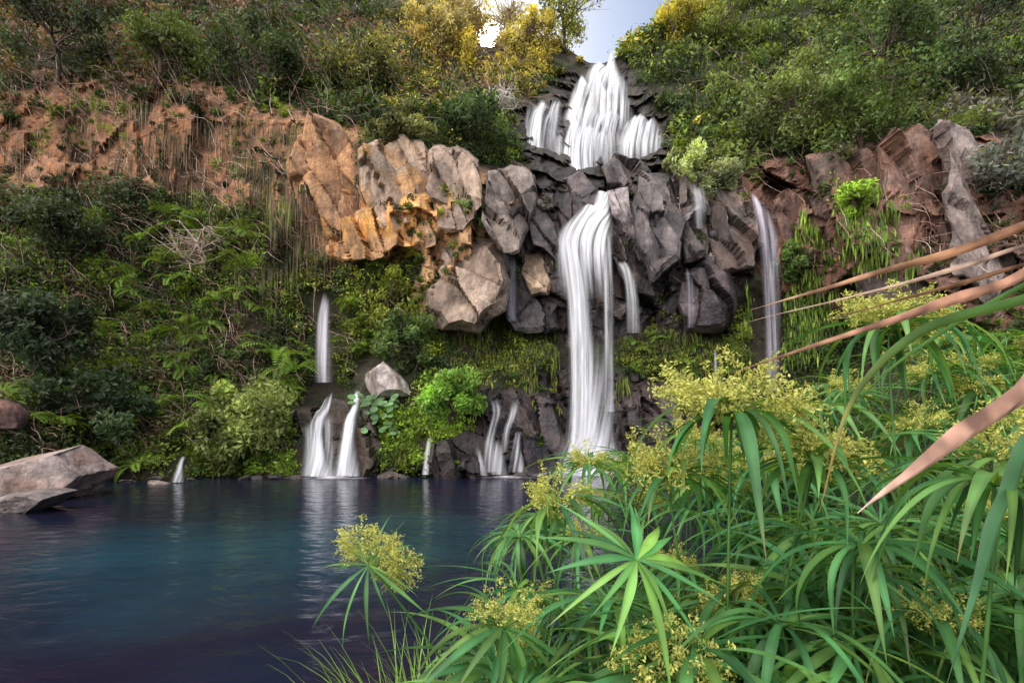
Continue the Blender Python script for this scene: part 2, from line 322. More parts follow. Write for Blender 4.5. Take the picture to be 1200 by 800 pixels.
def slab(label, poly, col, col2, wet=.15, seed=1, thick=.7, Y=None, name='rock_slab'):
    """angular block with the given outline, with a flat broken front, set into the wall"""
    r = np.random.default_rng(seed); pl = np.array(poly, float); c0 = pl.mean(0); bld = name == 'boulder'
    col = tuple(np.array(col)*SD); col2 = tuple(np.array(col2)*SD)
    if not bld: pl = c0+(pl-c0)*1.17; thick *= .6
    if Y is None: Y = float(np.median(surf(pl[:, 0], pl[:, 1])[0][:, 1]))-.15; Y = min(Y, float(surf(*c0)[0][1])+.5)
    nx_ = np.roll(pl, -1, 0); o2 = []
    for a, b in zip(pl, nx_):
        o2.append(a); o2.append((a+b)/2+r.normal(size=2)*np.linalg.norm(b-a)*.06)
    o2 = np.array(o2); n = len(o2); ta, tb = r.uniform(-.024, .024), r.uniform(-.016, .008); rc = c0+r.normal(size=2)*np.ptp(pl, 0)*.12
    rings = []
    spec = ((1.05, 1.6, 0), (1.0, .1, .06), (.8, -thick*.85, .07), (.4, -thick, .03)) if bld else ((1.03, 1.6, 0), (1.0, -thick*.4, .12), (r.uniform(.88, .95), -thick*.92, .07), (.42, -thick, .03))
    for sc_, dy, jt in spec:
        q = rc+(o2-rc)*sc_+(r.normal(size=o2.shape)*np.ptp(pl, 0)*.02 if sc_ < 1 else 0)
        yy = Y+dy+ta*(q[:, 0]-c0[0])+tb*(q[:, 1]-c0[1])+np.repeat(r.normal(size=(n+1)//2), 2)[:n]*jt
        rings.append(atv(q[:, 0], q[:, 1], yy))
    V = np.concatenate(rings+[at(rc[0], rc[1], Y-thick*1.0+ta*(rc[0]-c0[0])+tb*(rc[1]-c0[1]))[None]]); fs = []
    for k in range(3):
        for i in range(n): fs.append([k*n+i, k*n+(i+1) % n, (k+1)*n+(i+1) % n, (k+1)*n+i])
    for i in range(n): fs.append([3*n+i, 3*n+(i+1) % n, 4*n])
    bm = bmesh.new(); vs_ = [bm.verts.new(v) for v in V]
    for f_ in fs: bm.faces.new([vs_[i] for i in f_])
    bmesh.ops.triangulate(bm, faces=bm.faces[:])
    bmesh.ops.subdivide_edges(bm, edges=bm.edges[:], cuts=6, use_grid_fill=True)
    bmesh.ops.triangulate(bm, faces=bm.faces[:])
    V = np.array([v.co[:] for v in bm.verts]); bm.verts.index_update(); Fc = np.array([[v.index for v in f_.verts] for f_ in bm.faces]); bm.free()
    f_, e_, id_ = facets(V[:, 0]*(.8 if bld else 1.1)+V[:, 2]*.3+seed, V[:, 2]*(.6 if bld else .55)+V[:, 0]*.35, seed)
    V[:, 1] += f_*(.5 if bld else .6)+(1-sm(0, .05, e_))*.1+fbm(V*1.6, 4, seed)*.07; V[:, 0] += fbm(V*1.4+7, 3, seed+1)*.09; V[:, 2] += fbm(V*1.4+17, 3, seed+2)*.09
    q = fbm(V*.9+seed, 4, seed+8); cc = lerpc(np.zeros((len(V), 3))+np.array(col), sm(-.2, .25, q), col2)
    cc = cc*(.7+.5*id_[:, None])*(1-(1-sm(0, .06, e_))[:, None]*.5); s_ = sm(.15, .5, fbm(V*np.array([3.5, 3.5, .4]), 3, seed+20)); cc = lerpc(cc, s_*.3, np.array(col)*.4+np.array([.22, .2, .19]))
    cc = np.concatenate([cc, np.full((len(V), 1), wet)], 1); org = at(c0[0], c0[1], Y)
    o = link(name, mesh_np(name, V-org, Fc, M_ROCK, cc, False), None, org); return tag(o, label, 'rock')
GREY = (.36, .29, .27); DK = (.07, .058, .064); RED = (.3, .15, .1)
rock('boulder', 'large pale grey boulder at the far left edge of the pool', 'boulder', 38, 552, 70, 37, 14.5, .8, GREY, (.30, .19, .15), .15, 13, 10)
rock('boulder', 'low flat grey boulder at the water edge in front of the large pale one', 'boulder', 34, 589, 50, 15, 12.3, .7, (.32, .27, .26), (.18, .15, .14), .2, 5, -8)
rock('boulder', 'grey stone wedged against the right end of the large pale boulder', 'boulder', 96, 568, 20, 12, 15.4, .8, (.34, .28, .26), (.22, .17, .14), .2, 9, 20)
rock('boulder', 'small brown stone half sunk beside the trickle at left shore', 'boulder', 186, 567, 17, 5, 18.2, .8, (.26, .2, .17), (.36, .3, .29), .3, 6)
rock('boulder', 'reddish boulder under dark bushes at the left edge', 'boulder', 6, 486, 22, 18, 17.2, .8, (.22, .11, .09), (.14, .08, .07), .1, 7)
rock('boulder', 'pale grey boulder perched above the twin small falls', 'boulder', 453, 450, 31, 23, 21.7, .8, (.46, .40, .38), (.32, .25, .22), .1, 8, 25)
sr = np.random.default_rng(77)
for k in range(26):
    px = sr.choice([sr.uniform(110, 350), sr.uniform(425, 660)]); Yw = float(np.interp(px, [110, 200, 350, 425, 560, 660], [18.3, 19.0, 19.9, 20.1, 20.2, 20.8]))
    if 192 < px < 222 or 492 < px < 510: continue
    w_ = sr.uniform(4, 13); rock('shore_stone', 'small dark wet stone, one of many lining the far edge of the pool', 'stone', px, 500+1200/Yw-w_*.1, w_, w_*sr.uniform(.3, .6), Yw, .8, (.1, .075, .065), (.05, .045, .04), .6, 100+k, sr.uniform(-15, 15), 'stones along the far shore', 9, 3)
LG = (.58, .43, .33)
slab('tall tan slab at the left end of the central rock face', [(372,148),(398,158),(414,190),(432,215),(434,262),(405,268),(380,262),(355,235),(346,200),(358,170)], (.62,.33,.17), (.42,.24,.14), .1, 23)
slab('grey upright slab above the orange stained rock', [(430,185),(452,174),(500,180),(516,200),(512,232),(490,258),(462,264),(440,250),(428,220)], LG, (.64,.36,.16), .1, 14, .8)
slab('broad grey block right of the upright slab', [(508,188),(535,180),(556,198),(560,240),(542,262),(515,258),(505,225)], (.52,.38,.29), (.33,.24,.19), .1, 15, .8)
slab('orange stained overhanging block below the grey slabs', [(385,262),(415,252),(452,258),(472,284),(444,300),(405,304),(386,292)], (.78,.4,.12), (.55,.31,.15), .1, 17, .6)
slab('small orange ledge stone under the upright slab', [(450,262),(492,255),(512,262),(505,285),(478,292),(458,285)], (.72,.4,.17), (.48,.31,.19), .1, 33, .4)
slab('big rounded grey-brown boulder hanging on the cliff left of the main fall', [(512,282),(545,271),(580,283),(596,328),(590,365),(560,389),(520,387),(497,372),(495,345),(510,325),(516,300)], (.50,.37,.29), (.32,.23,.18), .15, 16, 1.1, 23.9, 'boulder')
slab('jagged grey wedge between the broad block and the dark rocks', [(576,206),(600,199),(622,214),(620,250),(606,288),(588,282),(570,258)], (.3,.24,.21), (.16,.13,.12), .2, 18, .8)
slab('small sunlit brown boulder left of the main fall lip', [(612,290),(634,288),(647,310),(643,346),(622,350),(607,325)], (.68,.49,.34), (.42,.3,.22), .15, 12, .6, None, 'boulder')
slab('dark pointed rock leaning beside the left of the fall', [(618,232),(636,244),(652,285),(650,300),(634,290),(612,286)], (.1,.088,.095), (.22,.18,.17), .5, 19, .9)
slab('dark wet block just left of the fall lip', [(650,216),(678,210),(694,228),(688,252),(662,268),(646,245)], DK, (.13,.1,.1), .6, 20, .6)
slab('dark block on top of the cliff right of the fall lip', [(708,200),(722,188),(758,198),(764,224),(735,230),(716,224)], (.1,.085,.085), (.18,.14,.13), .4, 21, .7)
slab('pale streaked pillar directly right of the fall lip', [(716,228),(736,224),(746,262),(752,302),(732,300),(718,268)], (.6,.52,.54), (.2,.16,.17), .4, 22, .5)
slab('black angular pillar with pale edge right of the streaked pillar', [(752,212),(780,220),(797,262),(790,300),(766,320),(752,290),(745,245)], DK, (.18,.15,.145), .6, 24, .9)
slab('dark leaning slab above the thin fall right of the main one', [(796,208),(820,214),(832,250),(826,296),(804,300),(796,262)], (.1,.08,.08), (.2,.15,.13), .5, 34, .8)
slab('brown grey slab under the grey green bush', [(832,225),(866,228),(882,262),(876,310),(846,312),(832,270)], (.2,.14,.12), (.12,.095,.09), .3, 35, .7)
slab('rounded black boulder under the thin fall right of the main one', [(798,322),(822,308),(850,314),(862,342),(856,378),(832,392),(804,388),(793,355)], (.055,.045,.055), (.12,.09,.095), .6, 25, .9, 24.2, 'boulder')
slab('dark wedge above the short slanting fall', [(722,300),(750,304),(776,324),(770,352),(748,340),(730,322)], (.08,.068,.07), (.15,.12,.12), .6, 36, .5)
slab('dark rock rib between the big rounded boulder and the main fall', [(598,300),(612,300),(626,352),(652,352),(650,380),(606,382),(594,350)], (.1,.085,.085), (.07,.06,.065), .5, 37, .8)
slab('reddish upright slab right of the tall thin fall', [(912,240),(936,232),(953,262),(948,320),(922,336),(914,300)], RED, (.17,.1,.085), .2, 26, .8)
slab('broad brown block at the top of the right cliff left of the large slab', [(953,188),(1000,172),(1036,180),(1040,232),(1008,252),(965,244)], (.25,.15,.11), (.15,.1,.085), .2, 38, .8)
slab('large red-brown slab on the right cliff under the scrub', [(1040,172),(1072,161),(1095,182),(1110,240),(1104,300),(1076,320),(1048,300),(1038,240)], (.38,.21,.15), (.21,.13,.11), .25, 27, .9)
slab('pale streaked grey slab at the right end of the cliff', [(1100,165),(1136,168),(1160,228),(1178,312),(1152,344),(1120,312),(1112,240)], (.38,.3,.28), (.2,.14,.13), .3, 28, .8)
slab('dark red slab low on the right cliff behind the dry leaves', [(1010,290),(1046,305),(1074,322),(1100,345),(1090,380),(1040,372),(1012,340)], (.18,.11,.09), (.1,.075,.07), .3, 39, .7)
slab('dark wet hump at the foot of the cliff left of the main fall', [(580,470),(612,460),(645,476),(656,515),(650,556),(590,556),(574,520)], (.03,.025,.028), (.08,.055,.055), .85, 29, .9)
slab('low dark wet ledge beside the pool between trickles', [(512,522),(545,508),(576,520),(582,556),(516,558),(508,540)], (.06,.045,.04), (.03,.025,.025), .7, 30, .6)
slab('dark wet ledge to the right of the main fall base', [(722,470),(760,452),(800,466),(815,510),(806,552),(735,555),(722,520)], (.04,.032,.036), (.09,.06,.06), .8, 31, .9)
slab('wet brown shelf under the twin small falls', [(352,486),(392,474),(432,484),(440,520),(432,556),(356,558),(350,520)], (.08,.055,.042), (.04,.033,.028), .7, 32, .5)

# ---------------------------------------------------------------- waterfalls
def veil(name, rws, parent, alpha=1.0, bulge=.25, n=22, m=44, seed=0, col=(.93, .94, 1.0), soft=.3, rag=.15, top=.05):
    """rws: (pxL, pxR, py, Y, a) from top to bottom"""
    A = np.array([[*r, 1][:5] for r in rws], float); L0 = len(A)
    B = spline(A, m) if L0 > 2 else np.stack([np.interp(np.linspace(0, L0-1, m), range(L0), A[:, k]) for k in range(5)], 1)
    u = np.linspace(0, 1, n)
    px = B[:, 0:1]*(1-u)+B[:, 1:2]*u; py = np.repeat(B[:, 2:3], n, 1); Y = np.repeat(B[:, 3:4], n, 1)
    pp = atv(px, py, Y); q = np.stack([pp[..., 0]*2.5, np.full(px.shape, seed*5.1), pp[..., 2]*.18], -1)
    Y = Y-bulge*np.sin(np.pi*u)[None]-fbm(q, 3, seed)*.12
    tt = np.linspace(0, 1, m)[:, None]
    jit = fbm(np.stack([px*.11, py*0+seed, py*.0], -1), 2, seed+3)*rag*np.minimum(50, (A[-1, 2]-A[0, 2]))
    py = py+jit*(1-tt)*.9
    pp = atv(px, py, Y)
    ed = (sm(0, soft, u)*sm(0, soft, 1-u))[None]*np.ones((m, 1))
    al = np.clip(ed*B[:, 4:5]*alpha, 0, 1.5)*sm(0, top, tt+.008)
    uv = np.stack([(px-B[:, 0:1])/F*25*.75+pp[..., 0]*.25+seed*1.7, pp[..., 2]+seed*3.3], -1)
    cc = np.concatenate([np.zeros(pp.shape)+np.array(col), al[..., None]], -1)
    idx = np.arange(m*n).reshape(m, n); Fq = np.stack([idx[:-1, :-1], idx[1:, :-1], idx[1:, 1:], idx[:-1, 1:]], -1).reshape(-1, 4)
    org = parent.location; V = pp.reshape(-1, 3)-np.array(org)
    return link(name, mesh_np(name, V, Fq, M_FALL, cc.reshape(-1, 4), True, uv.reshape(-1, 2)), parent)
def fall(label, px, py, Y): return empty('waterfall', at(px, py, Y), label, 'waterfall')
f = fall('tall white main waterfall plunging from the dark lip into the pool', 690, 550, 23)
veil('water_veil', [(692,714,221,25.9,1),(687,715,232,25.1,1),(677,716,245,24.6,1),(661,718,260,24.2,1),(651,719,280,23.95,.9),(650,718,312,23.8,.45),(655,716,352,23.6,0)], f, 1.7, .3, 30, 60, seed=1, soft=.2, top=.03)
veil('water_veil', [(648,686,266,24.0,.3),(653,689,300,23.8,1),(661,693,345,23.6,1.1),(664,697,400,23.4,1.2),(664,703,470,23.2,1.3),(658,714,520,23.05,1.3),(644,728,556,22.9,1.1)], f, 1.35, .35, 30, 70, seed=2, soft=.45, top=.15)
veil('water_veil', [(699,719,266,24.1,.5),(703,719,300,23.9,1),(706,720,350,23.7,.9),(707,720,420,23.5,.75),(705,722,480,23.3,.7),(698,730,545,23.1,.7)], f, 1.0, .15, seed=3, soft=.45, top=.2)
veil('water_veil', [(656,684,284,23.6,.5),(666,692,360,23.3,1),(668,698,440,23.0,1.1),(662,710,553,22.7,1.1)], f, 1.2, .2, 14, 50, seed=4, soft=.5, top=.2)
veil('water_veil', [(686,712,380,23.1,.1),(678,724,460,22.9,.5),(652,742,555,22.6,.9)], f, .9, .4, seed=5, soft=.5, top=.4)
veil('water_veil', [(668,718,490,22.8,.1),(646,744,530,22.5,.8),(630,768,557,22.1,.9)], f, 1.0, .7, seed=6, soft=.5, top=.5)
f = fall('broad upper cascade fanning in tiers over dark rock at the top', 695, 215, 27)
def ut(rws, a=1.3, s=0, b=.6, soft=.3): veil('water_veil', rws, f, a*.76, b, 26, 34, seed=s, soft=soft, rag=.34, top=.16)
ut([(702,719,68,33.2,1),(692,725,78,32.6,1),(684,731,92,32.1,1),(680,733,110,31.9,.3)], 1.9, 11)
ut([(676,704,92,31.8,1),(668,702,108,31.2,1),(660,700,130,30.6,1),(656,696,154,30.2,.2)], 1.6, 12)
ut([(690,734,94,31.6,1),(688,742,112,30.9,1),(686,746,132,30.4,1),(684,748,152,30.1,.2)], 1.4, 13)
ut([(664,736,128,30.4,.7),(656,738,142,29.8,1),(650,734,165,29.1,.8),(650,728,190,28.6,.2)], 1.1, 20, .9)
ut([(658,722,142,29.7,1),(650,718,156,29.0,1),(646,712,182,28.3,1),(648,706,206,27.9,1),(652,702,222,27.4,.9)], 1.6, 14, .8)
ut([(626,660,120,30.8,1),(616,660,136,29.9,1),(610,656,160,29.3,1),(608,650,188,28.9,.6),(610,648,212,28.8,.1)], 1.5, 15, .9)
ut([(734,766,138,30.0,1),(726,776,149,29.2,1),(720,782,168,28.8,1),(718,783,192,28.5,.2)], 1.6, 16, 1.0)
ut([(700,734,146,29.7,.8),(702,732,165,29.0,1),(702,728,188,28.4,.6),(700,724,214,27.8,.2)], 1.0, 17)
ut([(636,668,150,29.6,.6),(638,668,172,28.9,.8),(642,664,210,28.3,.3)], 1.0, 18)
f = fall('narrow misty fall dropping down the green wall on the left', 378, 440, 23.0)
veil('water_veil', [(376,386,345,23.0,.7),(370,388,372,22.7,1),(368,390,410,22.5,1),(368,392,448,22.4,.7)], f, .85, .12, seed=21, col=(.8, .78, .88), soft=.5, top=.2)
f = fall('left of the twin small falls pouring into the pool', 372, 554, 20.9)
veil('water_veil', [(383,392,464,21.6,.6),(374,388,480,21.2,1),(362,382,494,20.9,1.1),(360,380,512,20.6,1.1),(358,386,536,20.4,1.1),(350,396,558,20.3,.8)], f, 1.35, .2, 24, 50, seed=22, soft=.4, top=.1)
veil('water_veil', [(353,370,496,20.8,.5),(354,374,520,20.6,.9),(350,380,557,20.3,.6)], f, .9, .1, seed=23, soft=.5, top=.25)
veil('water_veil', [(376,392,482,20.9,.4),(378,392,515,20.6,.8),(374,398,557,20.3,.5)], f, .8, .1, seed=43, soft=.5, top=.25)
f = fall('right of the twin small falls beside the round leaved plants', 406, 554, 20.9)
veil('water_veil', [(416,424,458,21.3,.7),(411,422,478,20.9,1.1),(402,420,494,20.7,1.1),(398,418,518,20.4,1.1),(388,424,558,20.1,.8)], f, 1.35, .2, 24, 50, seed=22, soft=.4, top=.1)
veil('water_veil', [(404,420,484,20.8,.5),(396,416,518,20.3,1),(391,418,557,20.0,.7)], f, 1.0, .1, seed=44, soft=.5, top=.25)
f = fall('short slanting fall just right of the main waterfall', 740, 385, 23.4)
veil('water_veil', [(722,732,303,23.9,.7),(728,744,320,23.5,1),(732,749,345,23.4,1),(733,752,390,23.3,.4)], f, .95, .1, seed=26, soft=.45, top=.12)
f = fall('thin fall over the rounded black boulder', 808, 380, 22.6)
veil('water_veil', [(802,810,312,23.3,.6),(803,814,335,22.9,.8),(803,816,384,22.8,.3)], f, .7, .05, seed=27, col=(.78, .76, .9), soft=.5, top=.2)
f = fall('tall thin veil of water on the right side of the cliff', 903, 450, 22.4)
veil('water_veil', [(879,886,230,23.2,.9),(882,902,250,22.8,1),(888,914,285,22.5,.9),(892,916,340,22.4,.75),(895,916,400,22.3,.65),(896,914,458,22.2,.5)], f, .85, .12, seed=28, col=(.78, .74, .88), soft=.5)
f = fall('faint pale streak of water on the rock under the pale green bush', 816, 262, 23.3)
veil('water_veil', [(806,824,212,23.4,.6),(808,830,235,23.1,.8),(812,828,268,23.0,.3)], f, .7, .05, seed=29, soft=.5, top=.2)
f = fall('thin dark-backed trickle left of the main waterfall', 600, 372, 23)
veil('water_veil', [(599,606,300,23.3,.5),(595,606,335,23.1,.7),(593,607,376,23.0,.3)], f, .6, .05, seed=30, col=(.7, .7, .88), soft=.5, top=.2)
f = fall('lone short trickle dropping into the pool right of the twin falls', 500, 554, 20.9)
veil('water_veil', [(500,507,512,20.5,1),(497,505,530,20.3,1),(493,504,556,20.2,.8)], f, 1.1, .04, seed=31, soft=.5, top=.2)
f = fall('branching white trickle on the dark rock left of the main fall', 575, 550, 21)
veil('water_veil', [(571,583,462,21.5,.3),(576,589,480,21.0,.8),(571,583,500,20.8,.7),(566,582,520,20.6,.7),(562,590,553,20.4,.6)], f, .95, .08, seed=32, soft=.5, top=.2)
veil('water_veil', [(598,612,466,21.3,.3),(595,606,486,21.0,.7),(588,599,505,20.8,.6),(584,596,530,20.7,.2)], f, .85, .05, seed=33, soft=.5, top=.25)
veil('water_veil', [(556,564,522,20.5,.6),(556,568,540,20.3,.9),(553,574,557,20.2,.6)], f, .95, .05, seed=38, soft=.5, top=.25)
veil('water_veil', [(578,590,515,20.6,.3),(574,592,535,20.4,.8),(570,598,556,20.3,.6)], f, .85, .05, seed=39, soft=.5, top=.3)
f = fall('small white fall at the water edge nearest the main fall', 608, 550, 21)
veil('water_veil', [(604,611,508,20.9,1),(600,611,525,20.7,1),(594,619,553,20.5,.7)], f, 1.1, .08, seed=34, soft=.45, top=.2)
f = fall('little white trickle among bushes at the left shore', 208, 562, 19)
veil('water_veil', [(212,218,533,18.5,1),(206,215,545,18.4,1),(197,217,565,18.3,.7)], f, 1.0, .05, seed=35, soft=.45, top=.2)
f = fall('faint thread of water on the mossy wall right of the centre', 838, 450, 22)
veil('water_veil', [(836,840,408,22.4,.6),(835,843,454,22.2,.5)], f, .6, .02, seed=36, soft=.5, top=.2)
def foam(label, px, Y, rx, ry, a):
    n = 24; m = 10; rr = np.linspace(0, 1, m); th = np.linspace(0, 2*math.pi, n, endpoint=False)
    V = [[0, 0, 0]]; A = [a]
    for r_ in rr[1:]:
        for t_ in th: V.append([rx*r_*math.cos(t_), ry*r_*math.sin(t_), .10*(1-r_)**2]); A.append(a*(1-r_)**1.3)
    V = np.array(V); Q = [[1+(i)*n+k, 1+(i+1)*n+k, 1+(i+1)*n+(k+1) % n, 1+i*n+(k+1) % n] for i in range(m-2) for k in range(n)]
    Q += [[0, 1+k, 1+(k+1) % n, 1+(k+2) % n] for k in range(0, n, 2)]
    c = np.concatenate([np.zeros((len(V), 3))+np.array([.85, .86, .97]), np.array(A)[:, None]], 1)
    o = link('foam', mesh_np('foam', V, np.array(Q), M_FALL, c, True, V[:, :2]*np.array([.3, 8])), None, [(px-600)/F*Y, Y, .012]); tag(o, label, 'foam')
foam('white foam on the pool at the foot of the main waterfall', 692, 21.6, 3.2, 2.0, 2.4)
foam('patch of white foam below the twin small falls', 386, 19.9, 1.7, .6, 1.3)
foam('small foam patch below the trickles left of the main fall', 592, 20.1, 1.4, .45, .9)

# ---------------------------------------------------------------- scrub (uncountable cover)
G_DK = np.array([.022, .040, .015]); G_MD = np.array([.058, .092, .024]); G_BR = np.array([.14, .21, .028]); G_YL = np.array([.32, .28, .06]); BRN = np.array([.16, .10, .075]); GRY = np.array([.14, .14, .115])
KEEP = [(655,722,215,560),(880,916,228,460),(366,392,342,450),(350,428,458,560),(722,750,300,392),(800,816,308,384),(556,616,460,560),(492,508,510,560),(198,218,530,566),(420,490,422,476),(808,830,212,266)]
def blocked(px, py, m=0):
    b = np.zeros(px.shape, bool)
    for a in KEEP: b |= (px > a[0]-m) & (px < a[1]+m) & (py > a[2]-m) & (py < a[3]+m)
    b |= inpoly(px, py, POLY['upper'])
    return b
def palette(px, py, p):
    n = len(px); a = vn(p*.35, 200)*.5+.5; b = vn(p*.9+5, 201)*.5+.5; r = R.random(n)
    c = G_DK*(1-b[:, None])+G_MD*b[:, None]
    k = (r < sm(.45, .8, a)*.55); c[k] = G_BR*.8
    k = (px < 330) & (py > 200) & (R.random(n) < .18); c[k] = BRN*.5
    up = sm(150, 60, py)*(px < 640); k = R.random(n) < up*sm(.15, .65, a)*.7; c[k] = BRN*(.6+.6*R.random((k.sum(), 1)))
    k = (px > 700) & (py < 200) & (R.random(n) < .4); c[k] = np.array([.13, .175, .04])
    k = (px > 1080) & (py < 280) & (R.random(n) < .4); c[k] = GRY
    lit = np.exp(-((px-590)/120)**2-((py-50)/50)**2); k = R.random(n) < lit*1.3; c[k] = G_YL  # sunlight painted in: leaves near the sun turned yellow
    k = inpoly(px, py, [(415,480),(560,430),(570,500),(540,550),(420,555)]) & (R.random(n) < .7); c[k] = G_BR*1.3
    k = inpoly(px, py, [(180,530),(360,500),(360,562),(180,566)]) & (R.random(n) < .6); c[k] = G_BR*1.15
    k = (px > 540) & (px < 900) & (py > 360) & (py < 460) & (R.random(n) < .6); c[k] = np.array([.14, .17, .028])
    k = (px > 340) & (px < 520) & (py > 290) & (py < 420) & (R.random(n) < .45); c[k] = np.array([.2, .23, .035])
    return c*(.45+1.1*R.random((n, 1)))
def rs_at(px, py): return surf(px, py)[2]
def scrub(name, label, x0, x1, y0, y1, ncl, rr, nl, ls, rockd=.05, cat='bushes', up=.5):
    px = R.uniform(x0, x1, ncl*2); py = R.uniform(y0, y1, ncl*2)
    py = np.maximum(py, skyline(px)+4)
    p, n, rk = surf(px, py)
    ok = (R.random(len(px)) < (1-rk)+rockd) & ~blocked(px, py, 5) & (p[:, 2] > .1)
    sun = (np.abs(px-570) < 13) & (py < 76); ok &= ~sun
    dens = vn(p*.5+40, 88); ok &= (dens > -.5)
    px, py, p, n = px[ok][:ncl], py[ok][:ncl], p[ok][:ncl], n[ok][:ncl]
    m = len(px); rad = R.uniform(rr[0], rr[1], m)*(.6+.8*R.random(m)); rad = np.where(rs_at(px, py) > .3, rad*.5, rad)
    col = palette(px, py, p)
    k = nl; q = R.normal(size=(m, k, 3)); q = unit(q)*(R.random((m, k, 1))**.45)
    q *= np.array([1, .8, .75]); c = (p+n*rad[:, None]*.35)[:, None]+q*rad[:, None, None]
    cc = np.repeat(col[:, None], k, 1)*(.7+.6*R.random((m, k, 1)))*(1+.4*q[..., 2:3])  # leaf colour lightened toward clump tops, painting in light from above
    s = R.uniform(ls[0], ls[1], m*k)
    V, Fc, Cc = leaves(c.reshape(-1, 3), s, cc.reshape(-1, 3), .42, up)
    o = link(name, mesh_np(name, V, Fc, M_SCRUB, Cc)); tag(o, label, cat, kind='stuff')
scrub('hillside_scrub', 'tangled green and brown scrub covering the upper left slope', -120, 560, -110, 145, 1450, (.6, 1.25), 70, (.09, .19), .2)
scrub('hillside_scrub', 'yellow green scrub around the notch below the sun', 430, 700, 20, 195, 750, (.3, .75), 60, (.06, .13))
scrub('hillside_scrub', 'dense green scrub covering the upper right slope', 725, 1320, -130, 230, 1600, (.5, 1.2), 72, (.1, .21))
scrub('bank_vegetation', 'dense leafy growth on the left wall and bank below the orange rock', -100, 520, 185, 566, 2200, (.3, .8), 72, (.05, .13))
scrub('bank_vegetation', 'mossy low growth on the wall behind and right of the main fall', 480, 1250, 330, 520, 1400, (.2, .45), 50, (.05, .1), .12)
scrub('rock_plants', 'small tufts of plants growing in the cracks of the bare cliff', -100, 1250, 85, 420, 1300, (.35, .7), 40, (.045, .1), 1.0, 'plants')
scrub('bank_moss', 'bright low green plants along the shore below the left cliff', 190, 570, 430, 562, 900, (.2, .4), 60, (.035, .07), .05, 'plants', 1.2)
def twigs(label, x0, x1, y0, y1, n, ln, cols_):
    px = R.uniform(x0, x1, n); py = R.uniform(y0, y1, n); k = ~blocked(px, py, 6); p, nn, _ = surf(px[k], py[k]); m = len(p); L_ = R.uniform(*ln, m)[:, None]
    d = unit(R.normal(size=(m, 3))*np.array([1, .5, .8])+np.array([0, -.3, .5])); a = p+nn*.25; pts = [a]
    for i in range(5): a = a+d*L_/5; pts.append(a); d = unit(d+R.normal(size=(m, 3))*.33+np.array([0, 0, -.12]))
    pts = np.stack(pts, 1); w = (np.array([1, .9, .75, .6, .4, .1])*.016)[None, :, None]*np.array([.8, 0, .6]); V = np.stack([pts-w, pts+w], 2).reshape(-1, 3)
    i = (np.arange(m)[:, None]*12+np.arange(5)[None]*2)[..., None]; Fc = np.concatenate([i, i+1, i+3, i+2], -1).reshape(-1, 4)
    c = np.array(cols_)[R.integers(0, len(cols_), m)]*(.6+.8*R.random((m, 1))); o = link('tangled_twigs', mesh_np('tangled_twigs', V, Fc, M_BARK, np.repeat(c, 12, 0))); tag(o, label, 'twigs', kind='stuff')
TW = [(.26,.18,.13),(.36,.28,.23),(.16,.1,.07),(.3,.17,.14)]
twigs('bare brown twigs tangled through the growth on the left wall', -60, 430, 180, 540, 2400, (.8, 2.4), TW)
twigs('dry purple brown twigs tangled over the upper left slope', -80, 620, -60, 150, 2600, (1.0, 3.0), TW)
twigs('pale wiry twigs among the scrub of the right slope', 780, 1280, -60, 340, 1300, (.8, 2.4), TW)
def hanging(name, label, poly, n, ln, w, cols_):
    xs = [a for a, b in poly]; ys_ = [b for a, b in poly]
    px = R.uniform(min(xs), max(xs), n*3); py = R.uniform(min(ys_), max(ys_), n*3); k = inpoly(px, py, poly) & ~blocked(px, py, 2)
    px, py = px[k][:n], py[k][:n]; p, nn, _ = surf(px, py); kk = vn(p*np.array([1.4, 1, .8]), 55) > -.25; p, nn = p[kk], nn[kk]; m = len(p)
    base = p+nn*.15+R.normal(size=(m, 3))*.05; L_ = R.uniform(*ln, m); wd = R.uniform(*w, m); tip = base+np.stack([R.normal(size=m)*.06, R.uniform(-.15, .05, m), -L_], -1)
    mid = (base+tip)/2; th = R.uniform(-1, 1, m); sd = np.stack([np.cos(th), np.sin(th), 0*th], -1)*wd[:, None]
    V = np.stack([base, mid+sd, tip, mid-sd], 1).reshape(-1, 3); c = np.array(cols_)[R.integers(0, len(cols_), m)]*(.6+.8*R.random((m, 1)))
    o = link(name, mesh_np(name, V, np.arange(4*m).reshape(m, 4), M_SCRUB, np.repeat(c, 4, 0))); tag(o, label, 'moss', kind='stuff')
hanging('hanging_moss', 'green moss curtains hanging under the rock ledges at the centre', [(500,385),(650,380),(720,385),(860,385),(880,450),(700,455),(540,450)], 6500, (.25, .9), (.02, .06), [(.1,.13,.018),(.06,.085,.015),(.18,.2,.03),(.06,.045,.03)])
hanging('hanging_moss', 'yellow green moss strands hanging on the dark rocks at the lower centre', [(425,490),(540,470),(660,455),(660,500),(560,520),(430,545)], 1800, (.15, .6), (.02, .05), [(.2,.23,.025),(.11,.14,.02)])
hanging('hanging_moss', 'green creeper strands hanging on the right cliff below the scrub', [(880,300),(940,250),(960,200),(1030,185),(1045,240),(1080,300),(1060,350),(940,420),(860,430)], 4200, (.2, .9), (.02, .06), [(.1,.16,.025),(.07,.12,.02),(.2,.29,.035)])
hanging('dry_creeper', 'dry brown creeper strands hanging over the orange rock at upper left', [(-60,80),(440,90),(440,190),(380,300),(280,240),(200,210),(-60,210)], 7000, (.3, 2.6), (.006, .024), [(.17,.11,.075),(.24,.17,.12),(.06,.08,.025),(.1,.06,.04)])
hanging('dry_creeper', 'strands of creeper hanging down the left wall beside the tan slab', [(300,140),(360,150),(350,330),(280,360),(250,240)], 1500, (.5, 2.4), (.008, .03), [(.16,.11,.08),(.07,.1,.03),(.14,.18,.035)])

